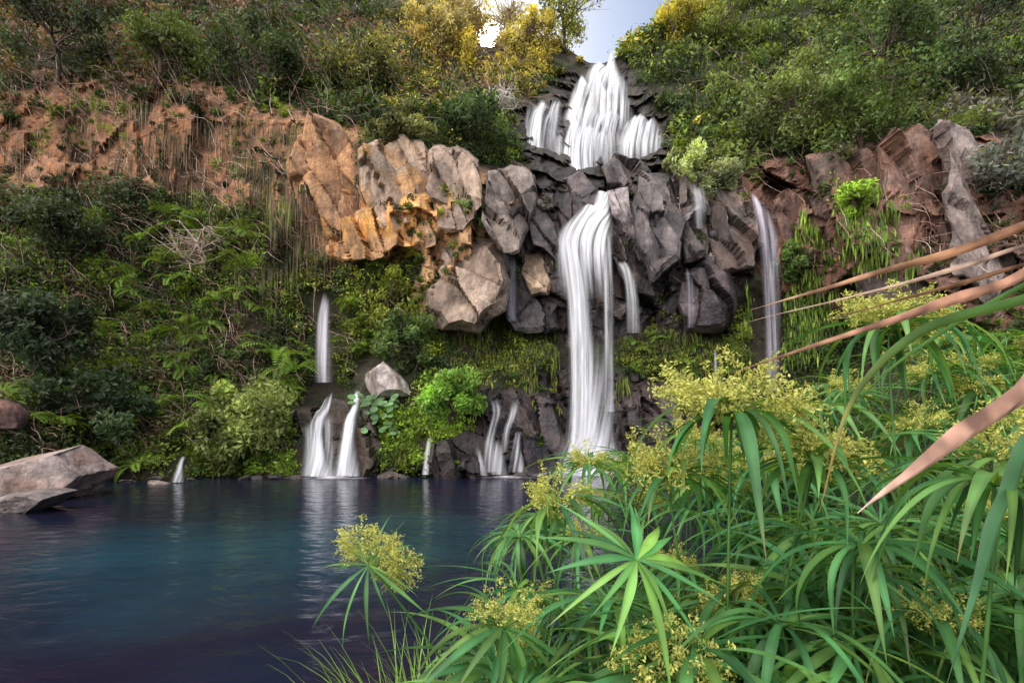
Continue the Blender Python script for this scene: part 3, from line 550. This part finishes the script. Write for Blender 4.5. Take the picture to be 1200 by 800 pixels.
# ---------------------------------------------------------------- trees and shrubs (things)
def bush(name, label, cat, px, py, rp, col, sparse=1.0, ls=(.07, .16), flat=.75, nl=3600, lobes=15, front=.5, group=None, trunkc=(.12, .09, .07), seed=0):
    base_py = min(py+rp*1.0, 556); b, n, _ = surf(px, max(base_py, float(skyline(px))+3)); Y = b[1]-front
    c0 = at(px, py, Y); r = rp*Y/F; b = b+np.array([0, .3, -.2])
    root = empty(name, b, label, cat, group); rg = np.random.default_rng(seed+int(px)*7+int(py))
    lc = unit(rg.normal(size=(lobes, 3)))*rg.uniform(.35, 1.05, (lobes, 1))*r*np.array([1, .8, flat]); lr = rg.uniform(.2, .48, lobes)*r
    parts = []; h = np.linalg.norm(c0-b)+.3; mid = (b+c0)/2+rg.normal(size=3)*.1*h*np.array([1, .3, .2])
    tr = spline([b, mid, c0], 9)-b; parts.append(tube(tr, np.linspace(.035*r+.05, .02*r+.015, 9), 7, trunkc))
    for k in range(lobes):
        s0 = tr[rg.integers(4, 9)]; e = c0+lc[k]-b; mm = (s0+e)/2+rg.normal(size=3)*.12*r
        parts.append(tube(spline([s0, mm, e], 6), np.linspace(.018*r+.012, .004, 6), 5, trunkc))
        for _ in range(3):
            e2 = e+rg.normal(size=3)*lr[k]*.8; parts.append(tube(np.array([mm, (mm+e2)/2+rg.normal(size=3)*.05*r, e2]), np.linspace(.01*r+.006, .003, 3), 4, trunkc))
    V, Fc, C_ = join(parts); link('trunk', mesh_np('trunk', V, Fc, M_BARK, C_, True), root)
    nl = int(nl*sparse)
    if nl > 0:
        k = rg.integers(0, lobes, nl); q = unit(rg.normal(size=(nl, 3)))*rg.random((nl, 1))**.5; cc = c0-b+lc[k]+q*lr[k][:, None]*1.1
        lobc = (.55+.9*rg.random(lobes))[k][:, None]; cl = np.array(col)*lobc*(.6+.8*rg.random((nl, 1)))*(1+.35*q[:, 2:3])  # sunlit tops painted into the leaf colour, lighter high in each lobe
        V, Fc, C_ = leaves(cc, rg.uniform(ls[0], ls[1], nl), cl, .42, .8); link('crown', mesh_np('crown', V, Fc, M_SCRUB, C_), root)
    return root
T = [
 ('tree','slender backlit tree on the skyline just left of the upper cascade','tree',658,16,46,(.24,.27,.06),1.0),
 ('tree','low yellow green tree filling the skyline right of the sun','tree',620,34,30,(.36,.33,.09),.7),
 ('tree','yellow lit tree on the skyline right of the upper cascade','tree',797,18,36,(.36,.34,.06),.8),
 ('tree','small tree on the crest between the yellow tree and the right hill','tree',846,22,38,(.15,.19,.05),.9),
 ('tree','large dark green tree at top of the right slope','tree',1035,55,78,(.065,.11,.035),1.5),
 ('tree','feathery mid green tree on the right slope above the thin fall','tree',925,118,62,(.13,.17,.055),1.2),
 ('tree','bushy tree in the top right corner','tree',1140,45,75,(.045,.075,.03),1.4),
 ('tree','spreading green tree in the middle of the right slope','tree',1010,140,60,(.085,.13,.035),1.2),
 ('tree','dark tree at the far left of the top slope','tree',60,40,60,(.035,.055,.025),1.2),
 ('tree','rounded green tree top left between two darker ones','tree',185,48,52,(.08,.115,.03),1.1),
 ('tree','dark green tree on the top slope left of centre','tree',310,55,60,(.045,.07,.026),1.2),
 ('tree','light green tree on the slope left of the sun','tree',425,70,46,(.15,.16,.055),.9),
 ('tree','olive tree close to the left of the sun','tree',512,34,40,(.3,.27,.12),1.0),
 ('shrub','dark glossy shrub on the ledge below the sun','shrub',555,140,38,(.05,.085,.03),1.1),
 ('shrub','olive shrub on the ledge above the grey slabs','shrub',470,150,32,(.12,.13,.05),.9),
 ('shrub','pale green bush right of the upper cascade foot','shrub',800,190,26,(.32,.38,.18),.7),
 ('shrub','grey green bush hanging over the brown grey slab','shrub',845,215,30,(.24,.28,.15),.8),
 ('shrub','small green shrub growing on the grey block','shrub',562,248,20,(.09,.14,.045),.5),
 ('shrub','big dark shrub at the left edge above the boulders','shrub',45,385,62,(.03,.048,.024),1.6),
 ('shrub','dark shrub overhanging the shore at the lower left','shrub',110,470,55,(.035,.06,.026),1.3),
 ('shrub','rounded olive green mound of shrub bulging over the left shore','shrub',292,488,56,(.15,.19,.055),2.0),
 ('shrub','leafy shrub with brown branches on the left wall','shrub',70,260,50,(.045,.065,.03),1.1),
 ('shrub','bright green bush right of the perched grey boulder','shrub',525,465,38,(.12,.22,.035),1.2),
 ('shrub','yellow green shrub on the ledge below the orange rock','shrub',455,350,42,(.18,.21,.035),.8),
 ('shrub','dark shrub hanging under the big rounded boulder','shrub',480,400,36,(.06,.095,.028),.9),
 ('shrub','bright lime creeper cushion on the right cliff','shrub',1000,232,26,(.2,.32,.04),.35),
 ('shrub','blue grey wiry bush on the right edge of the cliff','shrub',1175,190,50,(.13,.15,.13),.6),
 ('shrub','dark shrub between the thin fall and the lime creeper','shrub',935,310,24,(.07,.12,.03),.6),
]
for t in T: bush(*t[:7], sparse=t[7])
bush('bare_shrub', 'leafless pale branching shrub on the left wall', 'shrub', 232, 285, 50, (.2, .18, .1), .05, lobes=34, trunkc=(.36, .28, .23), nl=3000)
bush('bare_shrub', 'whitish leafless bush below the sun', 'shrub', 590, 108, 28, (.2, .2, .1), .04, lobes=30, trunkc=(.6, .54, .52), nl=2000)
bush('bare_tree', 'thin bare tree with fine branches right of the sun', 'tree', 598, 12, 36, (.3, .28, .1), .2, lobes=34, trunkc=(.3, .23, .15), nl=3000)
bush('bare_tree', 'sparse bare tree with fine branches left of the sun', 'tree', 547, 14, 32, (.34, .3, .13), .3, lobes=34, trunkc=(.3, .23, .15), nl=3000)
def fern_mesh(seed, nf=9):
    rg = np.random.default_rng(seed); parts = []
    for k in range(nf):
        az = 2*math.pi*k/nf+rg.uniform(-.3, .3); el = rg.uniform(.7, 1.2); L_ = rg.uniform(.75, 1.1); n = 16; p = np.zeros(3); pts = [p]
        for i in range(n):
            d = np.array([math.cos(az)*math.cos(el), math.sin(az)*math.cos(el), math.sin(el)]); p = p+d*L_/n; pts.append(p); el -= 1.9/n
        pts = np.array(pts); side = np.array([-math.sin(az), math.cos(az), 0]); g = rg.uniform(.6, 1.3); cc = np.array([.13, .22, .03])*g
        i = np.arange(2, n+1); w = np.sin(np.pi*np.clip((i-.5)/(n+1), 0, 1))**.7*.2*L_+.01; t = unit(np.gradient(pts, axis=0))[i]; q = pts[i]
        for s in (-1, 1):
            d = side*s*.95+t*.35+np.array([0, 0, -.12]); hwid = t*.019
            V = np.stack([q-hwid, q+d*w[:, None]*.5-hwid*1.1, q+d*w[:, None], q+d*w[:, None]*.5+hwid*1.1], 1).reshape(-1, 3); parts.append((V, np.arange(len(V)).reshape(-1, 4), np.tile(cc, (len(V), 1))))
    V, Fc, C_ = join(parts); return mesh_np('fern', V, Fc, M_SCRUB, C_)
FM = [fern_mesh(s) for s in (1, 2, 3, 4)]
def ferns(poly, n, label, group, sc):
    xs = [a for a, b in poly]; ys_ = [b for a, b in poly]; k = 0
    while k < n:
        px = R.uniform(min(xs), max(xs)); py = R.uniform(min(ys_), max(ys_))
        if not inpoly(np.array([px]), np.array([py]), poly)[0] or blocked(np.array([px]), np.array([py]), 6)[0]: continue
        p, nn, _ = surf(px, py)
        if p[2] < .2: continue
        o = link('fern', FM[k % 4], None, p+nn*.5+np.array([0, 0, -.1])); s = R.uniform(*sc); o.scale = (s, s, s); o.rotation_euler = (R.uniform(.2, .6), R.uniform(-.3, .3), R.uniform(0, 6.28)); tag(o, label, 'fern', group); k += 1
ferns([(90,230),(340,250),(350,420),(180,440),(90,400)], 60, 'green fern among the many covering the shaded left wall', 'ferns on the left wall', (.7, 1.4))
ferns([(0,430),(340,440),(340,545),(140,555),(0,500)], 40, 'green fern among the many on the lower left bank', 'ferns on the lower left bank', (.7, 1.3))
ferns([(400,300),(500,290),(500,440),(420,440)], 26, 'yellow green fern on the ledges below the orange rock', 'ferns below the orange rock', (.6, 1.2))
ferns([(740,400),(860,390),(900,440),(740,460)], 16, 'small fern on the mossy wall right of the main fall', 'ferns right of the main fall', (.4, .8))
for (px, py, s, lab) in [(322,425,2.4,'largest arching fern on the left bank above the olive shrub'),(352,455,1.9,'large bright fern leaning toward the narrow misty fall'),(250,520,1.7,'broad fern drooping over the left shore beside the little trickle')]:
    p, nn, _ = surf(px, py); o = link('fern', FM[0], None, p+nn*.9); o.scale = (s, s, s); o.rotation_euler = (.4, 0, px); tag(o, lab, 'fern')
rg = np.random.default_rng(5)
root = empty('round_leaved_plant', at(432, 500, 20.9), 'plant with large round leaves right of the twin small falls', 'plant'); parts = []
for k in range(80):
    c = at(rg.uniform(412, 466), rg.uniform(462, 510), rg.uniform(20.5, 21.3)); r = rg.uniform(.08, .16); th = np.arange(8)/8*2*math.pi
    n = unit(np.array([rg.normal()*.3, -.6, .7+rg.normal()*.3])); a = unit(np.cross(n, [1, .1, 0])); b = np.cross(n, a)
    ring = c+r*(np.cos(th)[:, None]*a+np.sin(th)[:, None]*b*1.15); V = np.concatenate([[c-n*.03], ring])-np.array(root.location)
    Fq = np.array([[0, 1+i, 1+(i+1) % 8, 1+(i+2) % 8] for i in range(0, 8, 2)]); parts.append((V, Fq, np.tile(np.array([.1, .18, .08])*rg.uniform(.6, 1.4), (9, 1))))
V, Fc, C_ = join(parts); link('leaves', mesh_np('leaves', V, Fc, M_SCRUB, C_), root)
for k, (px, py, L_) in enumerate([(415,90,4.5),(432,150,3.5),(408,120,5.0),(282,150,3.4),(300,130,4.2),(120,120,3),(70,130,2.6),(202,110,3.2),(352,160,3.8),(1005,200,3.2),(985,215,3.8),(1022,205,2.8)]):
    p, nn, _ = surf(px, py); p = p+nn*.5; a = np.linspace(0, 1, 14)[:, None]; pts = p+np.concatenate([np.sin(a*5+k)*.18, -a*.2, -a*L_], 1)
    root = empty('hanging_vine', p, 'vine trailing down the cliff, one of a dozen scattered across it', 'vine', 'hanging vines on the cliff')
    V, Fc, C_ = tube(pts-p, .022, 4, (.18, .13, .09)); link('stem', mesh_np('stem', V, Fc, M_BARK, C_), root)
    q = pts[R.integers(0, 14, 160)]+R.normal(size=(160, 3))*np.array([.14, .1, .12]); V, Fc, C_ = leaves(q-p, R.uniform(.04, .1, 160), np.tile(np.array([.15, .2, .035]), (160, 1))*(.5+R.random((160, 1))), .4); link('leaves', mesh_np('leaves', V, Fc, M_SCRUB, C_), root)

# ---------------------------------------------------------------- foreground umbrella sedge
def blade(pts, w, col, fold=.35, tipc=None, ref=(0, 0, 1.)):
    n = len(pts); t = unit(np.gradient(pts, axis=0)); s = unit(np.cross(t, np.array(ref))+1e-6); nn = np.cross(s, t)
    w = w[:, None]; V = np.stack([pts-s*w+nn*w*fold, pts, pts+s*w+nn*w*fold], 1).reshape(-1, 3)
    i = np.arange(n-1)[:, None]*3; Fc = np.concatenate([np.concatenate([i, i+1, i+4, i+3], 1), np.concatenate([i+1, i+2, i+5, i+4], 1)])
    c = np.tile(np.array(col, float), (n, 1))
    if tipc is not None: f = np.linspace(0, 1, n)[:, None]**9; c = c*(1-f)+np.array(tipc)*f
    C3 = np.repeat(c, 3, 0); C3[1::3] *= 1.35
    return V, Fc, C3
def whorl_mesh(seed, n=20, length=.42, droop=1.6, el0=(.15, .75), wid=.012, bright=1.0):
    rg = np.random.default_rng(seed); parts = []
    for k in range(n):
        az = 2*math.pi*(k+rg.uniform(-.35, .35))/n*1.0+(k % 2)*.1; el = rg.uniform(*el0); L_ = length*rg.uniform(.6, 1.15); m = 14; p = np.zeros(3); pts = [p]; dr = droop*rg.uniform(.5, 1.3); bend = rg.uniform(-.15, .15)
        for i in range(m):
            d = np.array([math.cos(az)*math.cos(el), math.sin(az)*math.cos(el), math.sin(el)]); p = p+d*L_/m; pts.append(p); el -= dr/m*(1.5-.9*i/m); az += bend/m; el = max(el, -1.42)
        pts = np.array(pts); u = np.linspace(0, 1, m+1); w = wid*rg.uniform(.65, 1.25)*np.clip((.3+2.3*u)*(u < .3)+(1.01)*(u >= .3), 0, 1)*np.clip((1-u)*1.7, 0.02, 1)
        g = rg.uniform(.45, 1.4)*bright; mixy = rg.random()**2*.6; col = (np.array([.046, .145, .052])*(1-mixy)+np.array([.18, .27, .045])*mixy)*g
        parts.append(blade(pts, w, col, .35, (.26, .2, .09) if rg.random() < .35 else None))
    V, Fc, C_ = join(parts); return mesh_np('leaf_whorl', V, Fc, M_SEDGE, C_, True)
def flower_mesh(seed, nr=34, r0=.12, flat=.45):
    rg = np.random.default_rng(seed); parts = []; cs = []
    for k in range(nr):
        d = rg.normal(size=3); d[2] = abs(d[2])*flat+.25; d = d/np.linalg.norm(d); L_ = r0*rg.uniform(.5, 1.15); e = d*L_
        parts.append(tube(np.array([[0, 0, 0], e*.5+[0, 0, .008], e]), .0012, 3, (.22, .32, .08)))
        for j in range(7):
            e2 = e+rg.normal(size=3)*.015; cs.append(e2+rg.normal(size=(12, 3))*.006)
    c = np.concatenate(cs); V1 = leaves(c, rg.uniform(.0038, .007, len(c)), np.array([.5, .5, .14])*rg.uniform(.5, 1.3, (len(c), 1)), .4, .2); parts.append(V1)
    V, Fc, C_ = join(parts); return mesh_np('flower_head', V, Fc, M_FLOWER, C_)
WH = [whorl_mesh(s, n, l, dr, e) for s, n, l, dr, e in [(1, 24, .44, 1.7, (.1, .7)), (2, 20, .42, 1.4, (.0, .6)), (3, 26, .46, 2.2, (.2, .9)), (4, 22, .42, 1.6, (-.1, .5)), (5, 20, .48, 2.4, (.2, .8)), (6, 26, .42, 1.2, (.0, .9))]]
HERO = whorl_mesh(21, 22, .46, 2.0, (.1, .7), .0135, 1.0)
HERO2 = whorl_mesh(34, 24, .40, 1.5, (.0, .7), .0125, 1.0)
STAR = whorl_mesh(9, 18, .30, .6, (-.1, .35), .0115, 1.45)
SMALL = whorl_mesh(12, 14, .42, 1.0, (-.3, .3), .009, 1.3)
FL = [flower_mesh(1), flower_mesh(2, 26, .09), flower_mesh(3, 70, .15, .35)]
def shoot(px, py, Y, label, wi=0, fl=-1, sc=1.0, tilt=(0, 0), group=None, mesh=None, baseoff=None, fsc=1.0):
    hd = at(px, py, Y); rg = random
    b = np.array([hd[0]+rg.uniform(-.2, .25), Y+rg.uniform(-.1, .35), .15]) if baseoff is None else hd+np.array(baseoff); b[2] = max(.05, min(b[2], .5)); b[0] = max(b[0], -.55)
    root = empty('umbrella_sedge', b, label, 'sedge', group)
    top = hd-b; ax = np.array([math.sin(tilt[1]), -math.sin(tilt[0]), 1.0]); pts = spline([np.zeros(3), top*.5+np.array([0, 0, .05]), top-.12*unit(ax), top], 12)
    V, Fc, C_ = tube(pts, np.linspace(.0055, .0035, 12), 6, (.08, .18, .05)); link('stem', mesh_np('stem', V, Fc, M_SEDGE, C_, True), root)
    o = link('leaf_whorl', mesh or WH[wi % len(WH)], root, top); o.scale = (sc,)*3; o.rotation_euler = (tilt[0], tilt[1], rg.uniform(0, 6.28))
    if fl >= 0:
        o = link('flower_head', FL[fl], root, top); o.scale = (sc*fsc,)*3; o.rotation_euler = (tilt[0], tilt[1], rg.uniform(0, 6.28))
    return root
shoot(858, 488, 1.5, 'tallest sedge shoot with broad yellow flower head in the foreground centre', 2, 2, 1.15, (.1, 0), fsc=1.15, mesh=HERO)
shoot(745, 655, 1.3, 'bright flowerless sedge star seen from above at the bottom centre', 0, -1, 1.0, (.7, .1), mesh=STAR)
shoot(1048, 385, 1.9, 'sedge shoot with pale flower head under the dry leaves at upper right', 4, 2, 1.15, (.1, .1), mesh=HERO)
shoot(655, 588, 1.9, 'sedge shoot with small yellow flowers at the left edge of the clump', 3, 1, 1.0, (.2, -.2), fsc=1.2)
shoot(432, 662, 1.7, 'sedge flower head leaning out over the pool at the left', 1, 2, .72, (.15, -.9), baseoff=(.75, .3, -1.3), fsc=1.3, mesh=SMALL)
shoot(790, 560, 1.7, 'sedge shoot with fuzzy flowers below the tallest one', 1, 0, 1.0, (.2, 0), fsc=1.3, mesh=HERO2)
shoot(952, 545, 1.5, 'sedge shoot with yellow flowers right of the tallest one', 5, 0, 1.05, (.2, .1), fsc=1.2, mesh=HERO2)
shoot(1185, 545, 1.25, 'sedge shoot with flowers cut by the right edge of the view', 4, 0, 1.0, (.2, .1), fsc=1.1)
shoot(1165, 570, 1.1, 'sedge shoot with the widest drooping blades at the lower right', 4, -1, 1.0, (.1, -.1), mesh=HERO)
shoot(690, 545, 2.6, 'distant sedge shoot sticking up at the left top of the clump', 0, 1, 1.1, (.1, -.1))
shoot(590, 735, 1.5, 'low sedge shoot with yellowish flowers at bottom left of the clump', 3, 0, .9, (.3, -.3))
shoot(1010, 640, 1.35, 'dark green sedge shoot under the tip of the wide pinkish leaf', 2, -1, 1.0, (.25, .05), mesh=HERO)
REG = [(560,800),(570,700),(590,640),(660,590),(730,545),(800,520),(905,500),(960,470),(1010,420),(1110,395),(1260,380),(1300,850),(560,850)]
k = 0
while k < 200:
    px = R.uniform(565, 1290); py = R.uniform(380, 850)
    if not inpoly(np.array([px]), np.array([py]), REG)[0]: continue
    edge = np.interp(px, [560, 590, 660, 730, 800, 905, 960, 1010, 1110, 1300], [720, 640, 590, 545, 520, 500, 470, 420, 395, 380])
    t = np.clip((py-edge)/(820-edge), 0, 1); Y = 3.1-1.7*t+R.uniform(-.45, .6)
    fl = int(R.integers(0, 2)) if R.random() < (.45 if t < .3 else .2) else -1
    lab = 'flowering umbrella sedge shoot within the dense foreground clump' if fl >= 0 else 'flowerless umbrella sedge shoot within the dense foreground clump'
    shoot(px, py, max(Y, 1.3), lab, int(R.integers(0, 6)), fl, R.uniform(.9, 1.25), (R.uniform(-.1, .45), R.uniform(-.35, .35)), 'flowering sedge shoots' if fl >= 0 else 'flowerless sedge shoots', fsc=R.uniform(.8, 1.1)); k += 1
for q, (bx, by, nb, lab) in enumerate([(-.40, 2.2, 200, 'feathery green grass tuft at the bottom edge over the dark water'), (-.22, 2.0, 150, 'fine bright grass tuft at the bottom left of the sedge clump')]):
    root = empty('grass_tuft', (bx, by, .1), lab, 'grass'); parts = []; rg = np.random.default_rng(50+q)
    for k in range(nb):
        az = rg.uniform(0, 6.28); el = rg.uniform(1.1, 1.5); L_ = rg.uniform(.8, 1.2); p = np.array([rg.normal()*.07, rg.normal()*.07, 0]); pts = [p]; m = 9
        for i in range(m):
            p = p+np.array([math.cos(az)*math.cos(el), math.sin(az)*math.cos(el), math.sin(el)])*L_/m; pts.append(p); el -= rg.uniform(.5, 1.9)/m*(.2+i/m*1.6)
        parts.append(blade(np.array(pts), .0045*np.clip((1-np.linspace(0, 1, m+1))*2, .05, 1), np.array([.16, .28, .05])*rg.uniform(.6, 1.3)))
    V, Fc, C_ = join(parts); link('blades', mesh_np('blades', V, Fc, M_SEDGE, C_, True), root)
def reed(label, pts3, wmax, col, n=60, name='dry_reed_leaf', mat=M_DRY, tip=None, taper=3.2, ref=(.1, .9, .35), rough=0):
    p = spline(pts3, n); u = np.linspace(0, 1, n); w = wmax*np.clip((1-u)*taper, .03, 1)*np.clip(.4+u*2, 0, 1); b = p[0].copy()
    if rough: w = w*(1+rough*fbm(np.stack([u*14, u*0+wmax*900, u*0], -1), 3, 5)); p = p+np.stack([u*0, u*0, fbm(np.stack([u*6, u*0+wmax*700, u*0], -1), 2, 6)*.012], -1)
    V, Fc, C_ = blade(p-b, w, col, .6, tip, ref)
    if rough: C_ = C_*(1+.5*fbm(np.stack([np.repeat(u*22, 3), np.tile([0, 3., 6.], n), np.zeros(3*n)], -1), 2, 9))[:, None]
    o = link(name, mesh_np(name, V, Fc, mat, C_, True), None, b); tag(o, label, 'leaf')
B0 = np.array([1.75, 1.3, .3])
reed('uppermost dry brown reed leaf slanting in from the right edge', [B0, (1.6, 1.15, 1.7), at(1290, 225, 1.0), at(1200, 262, 1.0), at(1040, 318, 1.02), at(880, 363, 1.05)], .0092, (.34, .17, .095), tip=(.45, .3, .2), rough=.35)
reed('thin dry leaf just under the uppermost one', [B0+[.05, 0, 0], (1.65, 1.2, 1.6), at(1290, 262, 1.02), at(1200, 290, 1.02), at(1050, 335, 1.05), at(868, 379, 1.1)], .0055, (.46, .32, .25), rough=.35)
reed('thin dark dry leaf in the middle of the dry bunch', [B0+[.08, 0, 0], (1.7, 1.25, 1.6), at(1290, 290, 1.05), at(1200, 312, 1.1), at(1080, 345, 1.12), at(960, 378, 1.15)], .0055, (.2, .1, .06), rough=.35)
reed('long pink-brown dry leaf pointing at the yellow flower head', [B0+[-.02, .05, 0], (1.6, 1.15, 1.5), at(1300, 285, 1.0), at(1200, 325, 1.0), at(1040, 380, 1.0), at(855, 438, 1.02)], .012, (.42, .22, .15), tip=(.25, .13, .08), rough=.3)
reed('wide pinkish dry leaf nearest the camera at the right edge', [B0+[-.1, -.3, 0], (1.4, .95, 1.4), at(1330, 380, .8), at(1200, 462, .78), at(1090, 540, .76), at(1005, 605, .76)], .0185, (.48, .27, .2), taper=3.6, tip=(.6, .42, .36), rough=.15)
GRN = (.08, .17, .045)
reed('tall green reed leaf arching down from the right with brown tip', [B0+[-.1, .1, 0], (1.5, 1.2, 1.6), at(1290, 330, 1.05), at(1200, 352, 1.05), at(1080, 390, 1.05), at(1000, 470, 1.05), at(960, 600, 1.05)], .011, GRN, 60, 'reed_leaf', M_SEDGE, (.4, .18, .08))
reed('thin green reed leaf crossing behind the dry bunch', [B0+[.1, .2, 0], (1.7, 1.4, 1.6), at(1290, 310, 1.3), at(1200, 335, 1.3), at(1060, 420, 1.3), at(985, 490, 1.3)], .007, GRN, 60, 'reed_leaf', M_SEDGE)
reed('broad drooping green leaf at the lower right', [B0+[-.2, -.2, 0], (1.3, 1.0, 1.5), at(1240, 520, .9), at(1180, 590, .9), at(1150, 680, .9), at(1110, 800, .9)], .015, (.06, .15, .07), 60, 'reed_leaf', M_SEDGE)

# ---------------------------------------------------------------- sky, sun, camera
sc = bpy.context.scene
w = bpy.data.worlds.new('World'); sc.world = w; w.use_nodes = True; nt = w.node_tree; nt.nodes.clear(); N = nt.nodes.new; L = nt.links.new
sd = Vector((-30/600, 1, 455/600)).normalized(); el = math.asin(sd.z); azm = math.atan2(sd.x, sd.y)
sky = N('ShaderNodeTexSky'); sky.sky_type = 'NISHITA'; sky.sun_disc = False; sky.sun_elevation = el; sky.sun_rotation = azm; sky.dust_density = .5; sky.ozone_density = 1.0; sky.air_density = 1.0
tint = N('ShaderNodeVectorMath'); tint.operation = 'MULTIPLY'; tint.inputs[1].default_value = (.92, 1.02, 1.12); L(sky.outputs[0], tint.inputs[0])
bg = N('ShaderNodeBackground'); bg.inputs['Strength'].default_value = .105; L(tint.outputs[0], bg.inputs['Color'])
tc = N('ShaderNodeTexCoord'); nm = N('ShaderNodeVectorMath'); nm.operation = 'NORMALIZE'; L(tc.outputs['Generated'], nm.inputs[0])
def dotn(v):
    d = N('ShaderNodeVectorMath'); d.operation = 'DOT_PRODUCT'; d.inputs[1].default_value = v; L(nm.outputs[0], d.inputs[0])
    m_ = N('ShaderNodeMath'); m_.operation = 'MAXIMUM'; m_.inputs[1].default_value = 0; L(d.outputs['Value'], m_.inputs[0]); return m_
mxm = dotn(sd)
def lobe(e_, a_, colr):
    p_ = N('ShaderNodeMath'); p_.operation = 'POWER'; p_.inputs[1].default_value = e_; L(mxm.outputs[0], p_.inputs[0])
    q_ = N('ShaderNodeMath'); q_.operation = 'MULTIPLY'; q_.inputs[1].default_value = a_; L(p_.outputs[0], q_.inputs[0])
    b_ = N('ShaderNodeBackground'); b_.inputs['Color'].default_value = colr; L(q_.outputs[0], b_.inputs['Strength']); return b_
# added fill light: warm bright area of sky, up and behind the camera
cl = dotn(Vector((-.4, -.6, .7)).normalized())
cm = N('ShaderNodeMapRange'); cm.interpolation_type = 'SMOOTHSTEP'; cm.inputs['From Min'].default_value = .3; cm.inputs['From Max'].default_value = .92; cm.inputs['To Max'].default_value = 3.3; L(cl.outputs[0], cm.inputs['Value'])
b3 = N('ShaderNodeBackground'); b3.inputs['Color'].default_value = (1, .92, .83, 1); L(cm.outputs[0], b3.inputs['Strength'])
cur = bg
for b_ in (lobe(12000, 30, (1, .95, .8, 1)), lobe(900, .8, (1, .85, .5, 1)), lobe(60, .16, (1, .8, .5, 1)), b3):
    ad = N('ShaderNodeAddShader'); L(cur.outputs[0], ad.inputs[0]); L(b_.outputs[0], ad.inputs[1]); cur = ad
ow = N('ShaderNodeOutputWorld'); L(cur.outputs[0], ow.inputs[0])
ld = bpy.data.lights.new('sun', 'SUN'); ld.energy = 5; ld.angle = math.radians(.5); ld.color = (1, .86, .6); lo = bpy.data.objects.new('sun', ld); COL.objects.link(lo); lo.rotation_euler = sd.to_track_quat('Z', 'Y').to_euler(); lo.location = (0, 0, 40)
cd_ = bpy.data.cameras.new('camera'); cd_.sensor_width = 36; cd_.lens = 18; cd_.shift_y = 100/1200; cd_.clip_start = .05; cd_.clip_end = 500
co_ = bpy.data.objects.new('camera', cd_); COL.objects.link(co_); co_.location = (0, 0, CAMH); co_.rotation_euler = (math.radians(90), 0, 0); sc.camera = co_
sc.view_settings.view_transform = 'Standard'; sc.view_settings.look = 'None'; sc.view_settings.exposure = 0
